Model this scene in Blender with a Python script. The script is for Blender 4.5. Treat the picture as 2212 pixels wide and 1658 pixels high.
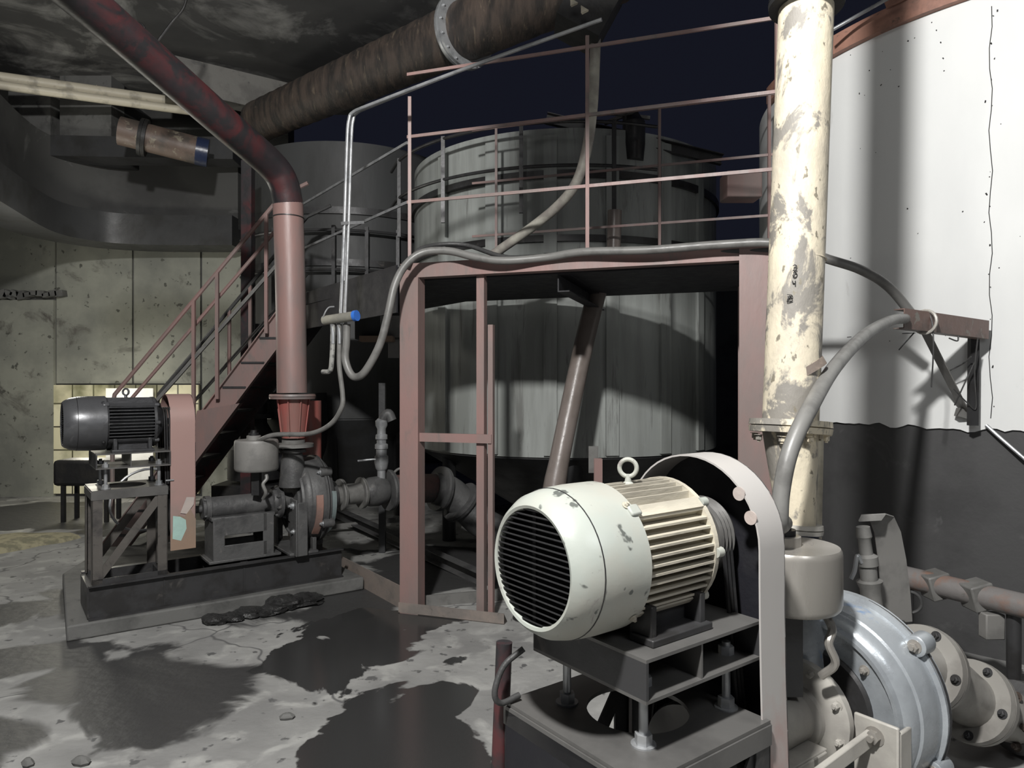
import bpy, math, random
from mathutils import Vector, Matrix, noise
random.seed(7)
C = bpy.context.scene.collection
for o in list(bpy.data.objects): bpy.data.objects.remove(o)
H = 1.6; F = 1500.0
def W(px, py, d):            # a point of the place, measured by bearing and distance
    return Vector(((px-1106)/F*d, d, H-(py-829)/F*d))

# ------------------------------------------------------------ camera, world, lights, exposure
cd = bpy.data.cameras.new('camera'); cam = bpy.data.objects.new('camera', cd); C.objects.link(cam)
cam.location = (0, 0, H); cam.rotation_euler = (math.pi/2, 0, 0)
cd.sensor_width = 36; cd.lens = 36*F/2212; cd.clip_start = .05; cd.clip_end = 60
bpy.context.scene.camera = cam
vs = bpy.context.scene.view_settings
vs.view_transform = 'Standard'; vs.look = 'None'; vs.gamma = 1; vs.use_curve_mapping = False; vs.exposure = 0.0
w = bpy.data.worlds.new('world'); bpy.context.scene.world = w; w.use_nodes = True
w.node_tree.nodes['Background'].inputs[0].default_value = (.007, .0078, .0135, 1)
w.node_tree.nodes['Background'].inputs[1].default_value = 1.0
def lamp(name, loc, power, radius, col=(1, 1, 1), aim=None, angle=None, blend=.5):
    l = bpy.data.lights.new(name, 'SPOT' if aim else 'POINT'); l.energy = power; l.shadow_soft_size = radius; l.color = col
    o = bpy.data.objects.new(name, l); C.objects.link(o); o.location = loc
    if aim:
        l.spot_size = math.radians(angle); l.spot_blend = blend
        o.rotation_euler = (Vector(aim)-Vector(loc)).to_track_quat('-Z', 'Y').to_euler()
    return o
lamp('work_lamp_light', (-.70, -.12, 4.4), 1400, .13, (1, .985, .96))
lamp('pump_bay_lamp_light', (-5.0, 7.4, 2.6), 55, .25, (1, .97, .86))
lamp('rear_bay_lamp_light', (-5.4, 8.9, 1.15), 34, .15, (1, .95, .8))
lamp('right_fill_light', (1.25, .75, 2.2), 24, .22, (.96, .98, 1))  # fill added to brighten the pump at right, no real fixture
lamp('high_fill_light', (-3.0, 6.6, 4.6), 5, .3, (1, .97, .93))  # weak fill added for the upper left, no real fixture

# ------------------------------------------------------------ materials
MATS = {}
def M(name, c1, c2=None, c3=None, sc=6, t2=(.48, .6), t3=(.58, .64), sc3=None, rough=.6, metal=0, bump=.25, st=(1, 1, 1), emit=None, fine=0):
    if name in MATS: return MATS[name]
    m = bpy.data.materials.new(name); m.use_nodes = True; nt = m.node_tree; N = nt.nodes; L = nt.links
    b = N['Principled BSDF']
    b.inputs['Roughness'].default_value = rough; b.inputs['Metallic'].default_value = metal
    tc = N.new('ShaderNodeTexCoord'); mp = N.new('ShaderNodeMapping'); mp.inputs['Scale'].default_value = st
    L.new(tc.outputs['Object'], mp.inputs[0])
    def nz(scale, detail=8, dis=0, rg=.6):
        n = N.new('ShaderNodeTexNoise'); n.inputs['Scale'].default_value = scale; n.inputs['Detail'].default_value = detail
        n.inputs['Distortion'].default_value = dis; n.inputs['Roughness'].default_value = rg
        L.new(mp.outputs[0], n.inputs['Vector']); return n
    def ramp(n, a, bb):
        r = N.new('ShaderNodeValToRGB'); r.color_ramp.elements[0].position = a; r.color_ramp.elements[1].position = bb
        L.new(n.outputs[0], r.inputs[0]); return r
    def mix(fac, a, bb):
        x = N.new('ShaderNodeMix'); x.data_type = 'RGBA'
        L.new(fac, x.inputs[0])
        for s, v in ((6, a), (7, bb)):
            if isinstance(v, tuple): x.inputs[s].default_value = (*v, 1)
            else: L.new(v, x.inputs[s])
        return x.outputs[2]
    n1 = nz(sc); out = mix(ramp(n1, *t2).outputs[0], c1, c2 or tuple(v*.78 for v in c1))
    if c3: out = mix(ramp(nz(sc3 or sc*2.3, 10, .6, .65), *t3).outputs[0], out, c3)
    if fine: out = mix(ramp(nz(fine, 3), .64, .68).outputs[0], out, tuple(v*.3 for v in c1))
    L.new(out, b.inputs['Base Color'])
    rr = N.new('ShaderNodeMapRange'); rr.inputs[3].default_value = max(.05, rough-.15); rr.inputs[4].default_value = min(1, rough+.15)
    L.new(nz(sc*3, 4).outputs[0], rr.inputs[0]); L.new(rr.outputs[0], b.inputs['Roughness'])
    bp = N.new('ShaderNodeBump'); bp.inputs['Strength'].default_value = bump; bp.inputs['Distance'].default_value = .01
    L.new(nz(sc*5, 6).outputs[0], bp.inputs['Height']); L.new(bp.outputs[0], b.inputs['Normal'])
    MATS[name] = m; return m

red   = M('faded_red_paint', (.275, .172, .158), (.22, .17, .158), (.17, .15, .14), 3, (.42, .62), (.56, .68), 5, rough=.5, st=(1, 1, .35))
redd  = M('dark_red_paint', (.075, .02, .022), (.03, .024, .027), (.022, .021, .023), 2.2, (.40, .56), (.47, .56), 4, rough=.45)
redv  = M('bright_red_paint', (.30, .09, .078), (.22, .11, .095), None, 6, rough=.45, st=(1, 1, .25))
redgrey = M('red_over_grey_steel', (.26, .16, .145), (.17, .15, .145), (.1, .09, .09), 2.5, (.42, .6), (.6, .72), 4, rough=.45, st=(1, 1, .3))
pink  = M('pinkish_guard_paint', (.32, .205, .185), (.27, .195, .175), None, 2, rough=.5, bump=.08)
guardg = M('grey_pink_guard_paint', (.40, .385, .37), (.38, .27, .25), (.33, .31, .295), 2.1, (.46, .56), (.6, .66), 2.5, rough=.42, bump=.05, st=(1, 1, .7))
steel = M('dark_steel', (.05, .05, .052), (.035, .034, .034), (.09, .085, .08), 5, t3=(.6, .72), rough=.42, metal=.3, bump=.12)
plate = M('grey_machined_plate', (.14, .137, .132), (.1, .098, .095), None, 3, rough=.35, metal=.35, bump=.06)
black = M('black_grime', (.012, .012, .013), (.02, .019, .018), None, 6, rough=.55)
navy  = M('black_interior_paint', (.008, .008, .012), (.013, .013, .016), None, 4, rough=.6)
cream = M('cream_flaking_paint', (.64, .575, .44), (.46, .415, .335), (.21, .197, .175), 4, (.42, .60), (.50, .545), 6, rough=.6, bump=.5, st=(1, 1, .6), fine=30)
creamp = M('cream_plain_paint', (.62, .57, .45), (.38, .35, .28), None, 4, rough=.5)
coverm = M('pale_green_grey_paint', (.34, .365, .335), (.36, .355, .315), (.22, .2, .19), 3, (.42, .62), (.63, .68), 7, rough=.36, bump=.12, fine=16)
finm  = M('cream_dusty_paint', (.50, .465, .38), (.33, .305, .255), (.12, .105, .09), 6, (.42, .6), (.6, .7), 9, rough=.42, bump=.3, st=(.3, 1, 1))
motg  = M('charcoal_motor_paint', (.10, .102, .108), (.075, .076, .08), (.16, .16, .165), 4, t3=(.62, .74), rough=.3, metal=.35, bump=.06)
motf  = M('charcoal_fin_paint', (.055, .056, .06), (.04, .04, .042), (.12, .12, .12), 7, t3=(.62, .72), rough=.4, metal=.25)
silver = M('silver_blue_paint', (.40, .43, .455), (.28, .30, .32), (.20, .29, .44), 3.5, (.42, .62), (.60, .64), 3, rough=.28, metal=.35, bump=.18)
wgrey = M('warm_pale_grey_paint', (.40, .385, .35), (.32, .305, .28), None, 4, rough=.4, bump=.1)
drumm = M('brushed_warm_grey', (.38, .36, .33), (.29, .275, .25), None, 3, rough=.3, metal=.45, bump=.05, st=(1, 1, .2))
pumpg = M('sooty_grey_casting', (.085, .085, .085), (.055, .055, .056), (.13, .125, .12), 6, t3=(.6, .7), rough=.5, bump=.35)
drumg = M('matt_grey_drum', (.21, .205, .195), (.16, .157, .15), None, 5, rough=.5, bump=.08)
hose  = M('grey_rubber_hose', (.17, .168, .16), (.13, .128, .122), None, 9, rough=.42, bump=.05)
hosed = M('dark_rubber_hose', (.05, .05, .05), None, None, 9, rough=.5)
galv  = M('galvanised_steel', (.40, .41, .42), (.28, .29, .30), None, 9, rough=.35, metal=.5, bump=.08)
blue  = M('blue_plastic', (.04, .17, .62), (.035, .15, .55), None, 5, rough=.4, bump=.02)
rust  = M('brown_wrapped_pipe', (.075, .057, .047), (.03, .026, .024), (.14, .11, .08), 5, (.42, .6), (.58, .7), 9, rough=.55, bump=.5, st=(2.4, .6, .6))
conc  = M('raw_concrete', (.13, .13, .125), (.085, .085, .082), (.05, .05, .05), 2.5, t3=(.58, .68), rough=.75, bump=.5)
concl = M('pale_concrete', (.20, .195, .18), (.15, .145, .135), (.08, .08, .078), 3, t3=(.6, .7), rough=.75, bump=.5)
ceilm = M('sooty_ceiling_concrete', (.055, .055, .055), (.09, .09, .09), (.34, .34, .33), .45, (.42, .62), (.50, .66), .9, rough=.85, bump=.3)
plast = M('stained_green_grey_plaster', (.27, .275, .235), (.17, .175, .155), (.085, .08, .07), .9, (.40, .60), (.58, .68), 1.9, rough=.8, bump=.5, fine=9)
plastd = M('grimy_plaster', (.13, .13, .115), (.08, .08, .075), None, .9, rough=.8, bump=.4)
whitew = M('white_tank_paint', (.74, .75, .74), (.68, .69, .685), (.50, .50, .48), 1.5, (.4, .65), (.66, .76), 2.2, rough=.6, bump=.1, st=(1, 1, .45))
tankm = M('streaked_zinc_tank', (.36, .38, .365), (.27, .285, .27), (.18, .185, .175), 2.4, (.42, .6), (.575, .69), 5, rough=.55, bump=.15, st=(2.2, 2.2, .22))
tankd = M('dull_dark_tank', (.05, .052, .053), (.035, .036, .036), None, 1.5, rough=.6, st=(1, 1, .3))
hopper = M('dark_hopper_steel', (.04, .041, .043), (.03, .03, .03), None, 2, rough=.45)
lipm  = M('grimy_wall_base', (.062, .062, .063), (.045, .045, .046), (.10, .10, .1), 1.6, t3=(.6, .72), rough=.7, bump=.4)
wood  = M('brown_tape', (.22, .12, .07), None, None, 5, rough=.6)
cyan  = M('pale_cyan_flake', (.35, .52, .47), (.33, .47, .43), None, 7, rough=.5)
brown = M('bare_brown_primer', (.26, .18, .13), (.23, .17, .13), None, 3, rough=.6)
paleflake = M('pale_patch_paint', (.42, .36, .33), (.38, .34, .32), None, 5, rough=.6)

def tile_material():
    m = bpy.data.materials.new('cream_wall_tiles'); m.use_nodes = True; N = m.node_tree.nodes; L = m.node_tree.links; b = N['Principled BSDF']
    tc = N.new('ShaderNodeTexCoord'); sx = N.new('ShaderNodeSeparateXYZ'); cx = N.new('ShaderNodeCombineXYZ')
    L.new(tc.outputs['Object'], sx.inputs[0]); L.new(sx.outputs[0], cx.inputs[0]); L.new(sx.outputs[2], cx.inputs[1])
    br = N.new('ShaderNodeTexBrick'); br.offset = 0; br.inputs['Color1'].default_value = (.72, .69, .50, 1); br.inputs['Color2'].default_value = (.66, .62, .43, 1)
    br.inputs['Mortar'].default_value = (.09, .085, .06, 1); br.inputs['Scale'].default_value = 1; br.inputs['Mortar Size'].default_value = .011
    br.inputs['Brick Width'].default_value = .30; br.inputs['Row Height'].default_value = .33
    L.new(cx.outputs[0], br.inputs['Vector'])
    n = N.new('ShaderNodeTexNoise'); n.inputs['Scale'].default_value = 1.6; n.inputs['Detail'].default_value = 8; L.new(tc.outputs['Object'], n.inputs['Vector'])
    r = N.new('ShaderNodeValToRGB'); r.color_ramp.elements[0].position = .5; r.color_ramp.elements[1].position = .68; L.new(n.outputs[0], r.inputs[0])
    x = N.new('ShaderNodeMix'); x.data_type = 'RGBA'; L.new(r.outputs[0], x.inputs[0]); L.new(br.outputs[0], x.inputs[6]); x.inputs[7].default_value = (.17, .17, .09, 1)
    L.new(x.outputs[2], b.inputs['Base Color']); b.inputs['Roughness'].default_value = .35
    return m
tilem = tile_material()

def floor_material():
    m = bpy.data.materials.new('wet_concrete_floor'); m.use_nodes = True; N = m.node_tree.nodes; L = m.node_tree.links; b = N['Principled BSDF']
    tc = N.new('ShaderNodeTexCoord')
    def nz(s, d=8, dis=0):
        n = N.new('ShaderNodeTexNoise'); n.inputs['Scale'].default_value = s; n.inputs['Detail'].default_value = d; n.inputs['Distortion'].default_value = dis
        L.new(tc.outputs['Object'], n.inputs['Vector']); return n.outputs[0]
    def ma(op, a, bb):
        x = N.new('ShaderNodeMath'); x.operation = op
        for i, v in enumerate((a, bb)):
            if isinstance(v, (int, float)): x.inputs[i].default_value = v
            else: L.new(v, x.inputs[i])
        return x.outputs[0]
    def blobs(lst):
        cur = None
        for (x, y, rx, ry, rot) in lst:
            mp = N.new('ShaderNodeMapping'); mp.vector_type = 'TEXTURE'
            mp.inputs['Location'].default_value = (x, y, 0); mp.inputs['Rotation'].default_value = (0, 0, rot); mp.inputs['Scale'].default_value = (rx, ry, 1)
            L.new(tc.outputs['Object'], mp.inputs[0])
            ln = N.new('ShaderNodeVectorMath'); ln.operation = 'LENGTH'; L.new(mp.outputs[0], ln.inputs[0])
            v = ma('SUBTRACT', 1, ln.outputs['Value'])
            cur = v if cur is None else ma('MAXIMUM', cur, v)
        return cur
    wob = ma('SUBTRACT', nz(1.7, 10, .8), .5); wob = ma('SUBTRACT', ma('MULTIPLY', wob, 2.6), .10)
    pud = ma('ADD', blobs([(-.93, 4.15, .50, .50, .1), (-.75, 4.65, .75, .30, .25), (-.42, 2.85, .62, .70, 0), (-.33, 3.5, .25, .22, .4)]), wob)
    wet = ma('ADD', blobs([(-2.0, 3.7, .6, .62, 0), (-2.75, 4.1, .6, .3, .3), (-2.35, 3.1, .4, .4, 0), (-1.7, 3.35, .4, .35, 0), (-3.3, 5.0, .4, .4, 0), (-6, 8.4, 3.2, 1.3, 0), (-1.2, 5.1, .9, .4, .5), (-.1, 6.3, 1.6, .9, .2)]), ma('MULTIPLY', wob, .9))  # damp areas; the broad far-left ellipse just darkens and smooths the floor
    def ss(v, a, bb):
        x = N.new('ShaderNodeMapRange'); x.interpolation_type = 'SMOOTHSTEP'; L.new(v, x.inputs[0]); x.inputs[1].default_value = a; x.inputs[2].default_value = bb; return x.outputs[0]
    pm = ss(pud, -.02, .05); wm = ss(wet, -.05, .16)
    def mix(f, a, bb):
        x = N.new('ShaderNodeMix'); x.data_type = 'RGBA'; L.new(f, x.inputs[0])
        for s, v in ((6, a), (7, bb)):
            if isinstance(v, tuple): x.inputs[s].default_value = (*v, 1)
            else: L.new(v, x.inputs[s])
        return x.outputs[2]
    base = mix(ss(nz(1.1, 9), .38, .62), (.30, .30, .29), (.20, .20, .195))
    base = mix(ss(nz(5, 9, .5), .5, .68), base, (.36, .36, .345))
    base = mix(ss(nz(11, 4), .62, .68), base, (.10, .10, .1))
    cr = N.new('ShaderNodeTexVoronoi'); cr.feature = 'DISTANCE_TO_EDGE'; cr.inputs['Scale'].default_value = .33
    mv = N.new('ShaderNodeVectorMath'); mv.operation = 'ADD'; L.new(tc.outputs['Object'], mv.inputs[0])
    nv = N.new('ShaderNodeTexNoise'); nv.inputs['Scale'].default_value = 3; L.new(tc.outputs['Object'], nv.inputs['Vector'])
    sc = N.new('ShaderNodeVectorMath'); sc.operation = 'SCALE'; sc.inputs['Scale'].default_value = .35; L.new(nv.outputs[1], sc.inputs[0]); L.new(sc.outputs[0], mv.inputs[1])
    L.new(mv.outputs[0], cr.inputs['Vector'])
    base = mix(ss(cr.outputs['Distance'], .0, .005), (.11, .11, .11), base)
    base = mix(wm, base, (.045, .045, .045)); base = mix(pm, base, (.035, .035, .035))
    L.new(base, b.inputs['Base Color'])
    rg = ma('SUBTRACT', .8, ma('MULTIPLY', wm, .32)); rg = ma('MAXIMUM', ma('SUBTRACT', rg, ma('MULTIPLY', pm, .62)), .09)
    L.new(rg, b.inputs['Roughness'])
    bp = N.new('ShaderNodeBump'); bp.inputs['Distance'].default_value = .012
    L.new(ma('MULTIPLY', ma('SUBTRACT', 1, pm), .55), bp.inputs['Strength']); L.new(nz(14, 8), bp.inputs['Height']); L.new(bp.outputs[0], b.inputs['Normal'])
    return m

# ------------------------------------------------------------ mesh builder
class MB:
    def __init__(s): s.v = []; s.f = []
    def add(s, vs, fs):
        k = len(s.v); s.v += [Vector(v) for v in vs]; s.f += [tuple(i+k for i in f) for f in fs]; return s
    def box(s, c, size, rot=None):
        c = Vector(c); a = [x/2 for x in size]; R = rot or Matrix.Identity(3)
        vs = [c+R@Vector((x*a[0], y*a[1], z*a[2])) for x in (-1, 1) for y in (-1, 1) for z in (-1, 1)]
        return s.add(vs, [(0, 1, 3, 2), (4, 6, 7, 5), (0, 4, 5, 1), (2, 3, 7, 6), (0, 2, 6, 4), (1, 5, 7, 3)])
    def bb(s, x0, x1, y0, y1, z0, z1): return s.box(((x0+x1)/2, (y0+y1)/2, (z0+z1)/2), (x1-x0, y1-y0, z1-z0))
    def prof(s, p0, p1, poly, up=(0, 0, 1)):
        p0 = Vector(p0); p1 = Vector(p1); d = (p1-p0).normalized(); u = Vector(up)
        if abs(d.dot(u)) > .98: u = Vector((0, 1, 0))
        a = d.cross(u).normalized(); b = a.cross(d).normalized(); n = len(poly)
        vs = [p+a*x+b*y for p in (p0, p1) for (x, y) in poly]
        fs = [(i, (i+1) % n, n+(i+1) % n, n+i) for i in range(n)] + [tuple(range(n))[::-1], tuple(range(n, 2*n))]
        return s.add(vs, fs)
    def bar(s, p0, p1, w_, h, up=(0, 0, 1)): return s.prof(p0, p1, [(-w_/2, -h/2), (w_/2, -h/2), (w_/2, h/2), (-w_/2, h/2)], up)
    def chan(s, p0, p1, w_, h, t=.008, up=(0, 0, 1), flip=1):
        g = flip*w_/2
        return s.prof(p0, p1, [(-g, -h/2), (g, -h/2), (g, -h/2+t), (-g+flip*t, -h/2+t), (-g+flip*t, h/2-t), (g, h/2-t), (g, h/2), (-g, h/2)], up)
    def angle(s, p0, p1, w_, h, t=.006, up=(0, 0, 1), flip=1):
        return s.prof(p0, p1, [(0, 0), (flip*w_, 0), (flip*w_, t), (flip*t, t), (flip*t, h), (0, h)], up)
    def lathe(s, pr, o=(0, 0, 0), ax=(1, 0, 0), n=40, a0=0, a1=2*math.pi, warp=None):
        o = Vector(o); ax = Vector(ax).normalized(); u = Vector((0, 0, 1))
        if abs(ax.z) > .9: u = Vector((0, 1, 0))
        a = ax.cross(u).normalized(); b = a.cross(ax).normalized(); full = abs(a1-a0-2*math.pi) < 1e-4; m = n if full else n+1
        vs = []
        for (x, r) in pr:
            for i in range(m):
                t = a0+(a1-a0)*i/n; rr = r*(warp(t) if warp else 1)
                vs.append(o+ax*x+a*(rr*math.cos(t))+b*(rr*math.sin(t)))
        fs = []
        for j in range(len(pr)-1):
            for i in range(n):
                k = (i+1) % m; fs.append((j*m+i, j*m+k, (j+1)*m+k, (j+1)*m+i))
        if full:
            if pr[0][1] > 0 and pr[0] != pr[-1]: fs.append(tuple(range(m))[::-1])
            if pr[-1][1] > 0 and pr[0] != pr[-1]: fs.append(tuple(range((len(pr)-1)*m, len(pr)*m)))
        return s.add(vs, fs)
    def cyl(s, p0, p1, r0, r1=None, n=24):
        p0 = Vector(p0); p1 = Vector(p1); r1 = r0 if r1 is None else r1
        return s.lathe([(0, r0), ((p1-p0).length, r1)], p0, p1-p0, n)
    def bolt(s, p, ax, r=.012, h=.012):
        p = Vector(p); ax = Vector(ax).normalized(); s.lathe([(0, r*1.5), (.002, r*1.5)], p, ax, 16); s.lathe([(.002, r), (h, r), (h+.002, r*.8)], p, ax, 6)
        return s.lathe([(h, r*.5), (h+r*.7, r*.5)], p, ax, 10)
    def tube(s, pts, r, n=12, sm=6, flat=None):
        P = [Vector(p) for p in pts]
        if sm > 1 and len(P) > 2:
            Q = [2*P[0]-P[1]]+P+[2*P[-1]-P[-2]]; out = []
            for i in range(1, len(Q)-2):
                for k in range(sm):
                    t = k/sm; a, b, c, d = Q[i-1:i+3]
                    out.append(.5*((2*b)+(c-a)*t+(2*a-5*b+4*c-d)*t*t+(3*b-a-3*c+d)*t**3))
            out.append(P[-1]); P = out
        rs = r if callable(r) else (lambda t: r)
        T = [(P[min(i+1, len(P)-1)]-P[max(i-1, 0)]).normalized() for i in range(len(P))]
        u = Vector((0, 0, 1)) if abs(T[0].z) < .9 else Vector((1, 0, 0)); a = T[0].cross(u).normalized(); vs = []
        for i, p in enumerate(P):
            a = (a-T[i]*a.dot(T[i])).normalized(); b = T[i].cross(a); rr = rs(i/(len(P)-1))
            for k in range(n):
                t = 2*math.pi*k/n; vs.append(p+a*(rr*math.cos(t))+b*(rr*math.sin(t)))
        fs = [(j*n+i, j*n+(i+1) % n, (j+1)*n+(i+1) % n, (j+1)*n+i) for j in range(len(P)-1) for i in range(n)]
        fs += [tuple(range(n))[::-1], tuple(range((len(P)-1)*n, len(P)*n))]
        return s.add(vs, fs)
    def ring(s, c, ax, R, r, n=32, k=10, a0=0, a1=2*math.pi):
        return s.lathe([(r*math.cos(2*math.pi*i/k), R+r*math.sin(2*math.pi*i/k)) for i in range(k+1)], c, ax, n, a0, a1)
    def strip(s, path, x0, x1, t=.004, to=None):         # a bent sheet: path in (y, z), width along x
        P = [Vector((0, y, z)) for y, z in path]; vs = []
        for i, p in enumerate(P):
            d = (P[min(i+1, len(P)-1)]-P[max(i-1, 0)]).normalized(); nn = Vector((0, -d.z, d.y))
            for q in (p, p+nn*t):
                for x in (x0, x1): vs.append(Vector((x, q.y, q.z)))
        fs = []
        for i in range(len(P)-1):
            a = i*4; b = a+4
            fs += [(a, a+1, b+1, b), (a+2, b+2, b+3, a+3), (a, b, b+2, a+2), (a+1, a+3, b+3, b+1)]
        e = (len(P)-1)*4; fs += [(0, 2, 3, 1), (e, e+1, e+3, e+2)]
        return s.add(vs, fs)
    def slab(s, poly, z0, z1):
        n = len(poly)
        return s.add([(x, y, z0) for x, y in poly]+[(x, y, z1) for x, y in poly],
                     [(i, (i+1) % n, n+(i+1) % n, n+i) for i in range(n)]+[tuple(range(n))[::-1], tuple(range(n, 2*n))])
    def holed(s, x0, x1, y0, y1, z0, z1, cx, cy, r, n=48):
        def edge(t):
            c, q = math.cos(t), math.sin(t); k = 9
            for a, b in ((x1-cx, c), (x0-cx, c), (y1-cy, q), (y0-cy, q)):
                if abs(b) > 1e-6 and a/b > 0: k = min(k, a/b)
            return cx+c*k, cy+q*k
        ang = sorted([2*math.pi*i/n for i in range(n)]+[math.atan2(b-cy, a-cx) % (2*math.pi) for a in (x0, x1) for b in (y0, y1)]); n = len(ang); vs = []
        for z in (z0, z1):
            for t in ang: vs.append((*edge(t), z))
            for t in ang: vs.append((cx+r*math.cos(t), cy+r*math.sin(t), z))
        fs = []
        for i in range(n):
            j = (i+1) % n
            fs += [(2*n+i, 2*n+j, 3*n+j, 3*n+i), (i, n+i, n+j, j), (i, j, 2*n+j, 2*n+i), (n+i, 3*n+i, 3*n+j, n+j)]
        return s.add(vs, fs)

def make_obj(name, mb, mat, parent=None, inv=None, bevel=0, smooth=True):
    me = bpy.data.meshes.new(name); vs = [(inv@v) if inv else v for v in mb.v]
    me.from_pydata([tuple(v) for v in vs], [], mb.f)
    import bmesh
    bm = bmesh.new(); bm.from_mesh(me); bmesh.ops.recalc_face_normals(bm, faces=bm.faces); bm.to_mesh(me); bm.free()
    if smooth:
        me.shade_smooth(); me.set_sharp_from_angle(angle=math.radians(35))
    me.materials.append(mat); o = bpy.data.objects.new(name, me); C.objects.link(o)
    if parent: o.parent = parent
    if bevel:
        b = o.modifiers.new('bevel', 'BEVEL'); b.width = bevel; b.segments = 2; b.limit_method = 'ANGLE'; b.angle_limit = math.radians(50)
    return o
def tag(o, label=None, cat=None, group=None, kind=None):
    if label: o['label'] = label
    if cat: o['category'] = cat
    if group: o['group'] = group
    if kind: o['kind'] = kind
    return o
class Thing:
    def __init__(s, name, label, cat, loc=(0, 0, 0), rz=0, group=None):
        s.o = bpy.data.objects.new(name, None); C.objects.link(s.o); s.o.location = loc; s.o.rotation_euler = (0, 0, rz); s.o.empty_display_size = .1
        tag(s.o, label, cat, group); s.inv = (Matrix.Translation(Vector(loc))@Matrix.Rotation(rz, 4, 'Z')).inverted()
    def part(s, name, mb, mat, parent=None, label=None, world=False, bevel=0):
        o = make_obj(name, mb, mat, parent or s.o, s.inv if world else None, bevel)
        if label: o['label'] = label
        return o
def single(name, mb, mat, label, cat, loc=None, group=None, bevel=0):
    loc = Vector(loc) if loc is not None else mb.v[0].copy()
    o = make_obj(name, mb, mat, None, Matrix.Translation(-loc), bevel); o.location = loc
    return tag(o, label, cat, group)
def struct(name, mb, mat, bevel=0):
    o = make_obj(name, mb, mat, None, None, bevel); return tag(o, kind='structure')

# ------------------------------------------------------------ the setting
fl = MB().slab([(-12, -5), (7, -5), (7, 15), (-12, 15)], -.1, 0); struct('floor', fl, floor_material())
WY = 9.9
struct('wall_back', MB().bb(-11, -3.2, WY+.03, WY+.3, 0, 6.6), M('dark_plaster', (.075, .075, .072), (.05, .05, .05), (.12, .12, .115), .9, rough=.85, bump=.4))
bx = lambda px: (px-1106)/F*WY
bz = lambda py: H-(py-829)/F*WY
pn = MB()
pn.bb(bx(-300), bx(118), WY-.03, WY+.03, 0, bz(648)); pn.bb(bx(122), bx(285), WY, WY+.03, bz(828), bz(380))
pn.bb(bx(-300), bx(118), WY+.005, WY+.03, bz(640), bz(380)); pn.bb(bx(289), bx(432), WY+.005, WY+.03, bz(828), bz(380))
pn.bb(bx(436), bx(600), WY+.01, WY+.03, 0, bz(380))
struct('trim_1', pn, plast)
til = MB().bb(bx(113), bx(432), WY-.02, WY+.03, .04, bz(831))
o = make_obj('tile_panel', til, tilem, None, Matrix.Translation(-Vector((bx(113), WY, bz(1100)+.19)))); o.location = (bx(113), WY, bz(1100)+.19); o.name = 'trim_2'; tag(o, kind='structure')
lg = MB()
for i in range(26):
    x = bx(-40)+i*.09
    if x < bx(150): lg.box((x, WY-.05, bz(636)+random.uniform(-.02, .02)), (.11, .12, random.uniform(.05, .13)), Matrix.Rotation(random.uniform(-.4, .4), 3, 'Y'))
struct('trim_3', lg, conc)
struct('wall_rear', MB().bb(-4, 9, 14, 14.3, 0, 4.0), plastd)
struct('ceiling', MB().slab([(-11, -1), (2.4, -1), (.4, 5.6), (-.5, 7.0), (-2.3, 10.2), (-11, 10.2)], 5.55, 5.75), ceilm)
hd_ = MB(); hd_.bb(-.53, .01, 1.4, 1.75, 3.97, 4.34); hd_.bb(-.47, -.44, 1.56, 1.59, 4.3, 5.56); hd_.bb(-.1, -.07, 1.56, 1.59, 4.3, 5.56); struct('trim_11', hd_, conc)  # hanging block added out of view to shade the tank's upper part
bmm = MB(); bmm.bar(W(355, 158, 8.4), W(640, 226, 9.3), .25, .42); struct('trim_4', bmm, concl)
# rounded ring beam under the roof at the left
def arcwall(path, z0, z1, th):
    mb = MB(); P = [Vector((x, y, 0)) for x, y in path]; Q = [2*P[0]-P[1]]+P+[2*P[-1]-P[-2]]; out = []
    for i in range(1, len(Q)-2):
        for k in range(6):
            t = k/6; a, b, c, d = Q[i-1:i+3]; out.append(.5*((2*b)+(c-a)*t+(2*a-5*b+4*c-d)*t*t+(3*b-a-3*c+d)*t**3))
    out.append(P[-1]); vs = []; n = len(out)
    for i, p in enumerate(out):
        d = (out[min(i+1, n-1)]-out[max(i-1, 0)]).normalized(); q = Vector((-d.y, d.x, 0))*th
        vs += [p+Vector((0, 0, z0)), p+Vector((0, 0, z1)), p+q+Vector((0, 0, z1)), p+q+Vector((0, 0, z0))]
    fs = [(4*i+j, 4*i+(j+1) % 4, 4*i+4+(j+1) % 4, 4*i+4+j) for i in range(n-1) for j in range(4)]+[(0, 1, 2, 3), (4*n-4, 4*n-3, 4*n-2, 4*n-1)]
    return mb.add(vs, fs)
path = [(-4.9, 5.6), (-5.45, 7.2), (-5.85, 8.6), (-5.6, 9.25), (-5.1, 9.5), (-4.4, 9.55), (-3.75, 9.5)]
struct('trim_5', arcwall(path, 3.72, 4.75, .28), M('sooty_concrete', (.075, .075, .073), (.05, .05, .05), (.22, .22, .21), .9, t3=(.56, .68), sc3=1.3, rough=.8, bump=.5))
path2 = [(-4.72, 5.6), (-5.25, 7.2), (-5.6, 8.5), (-5.4, 9.05), (-5.0, 9.25), (-4.4, 9.3), (-3.75, 9.3)]
struct('trim_6', arcwall(path2, 3.46, 3.86, .5), hopper)
struct('trim_7', MB().bar((-8.5, 8.8, 4.62), (-3.6, 9.1, 4.62), .35, .26), hopper)
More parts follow.
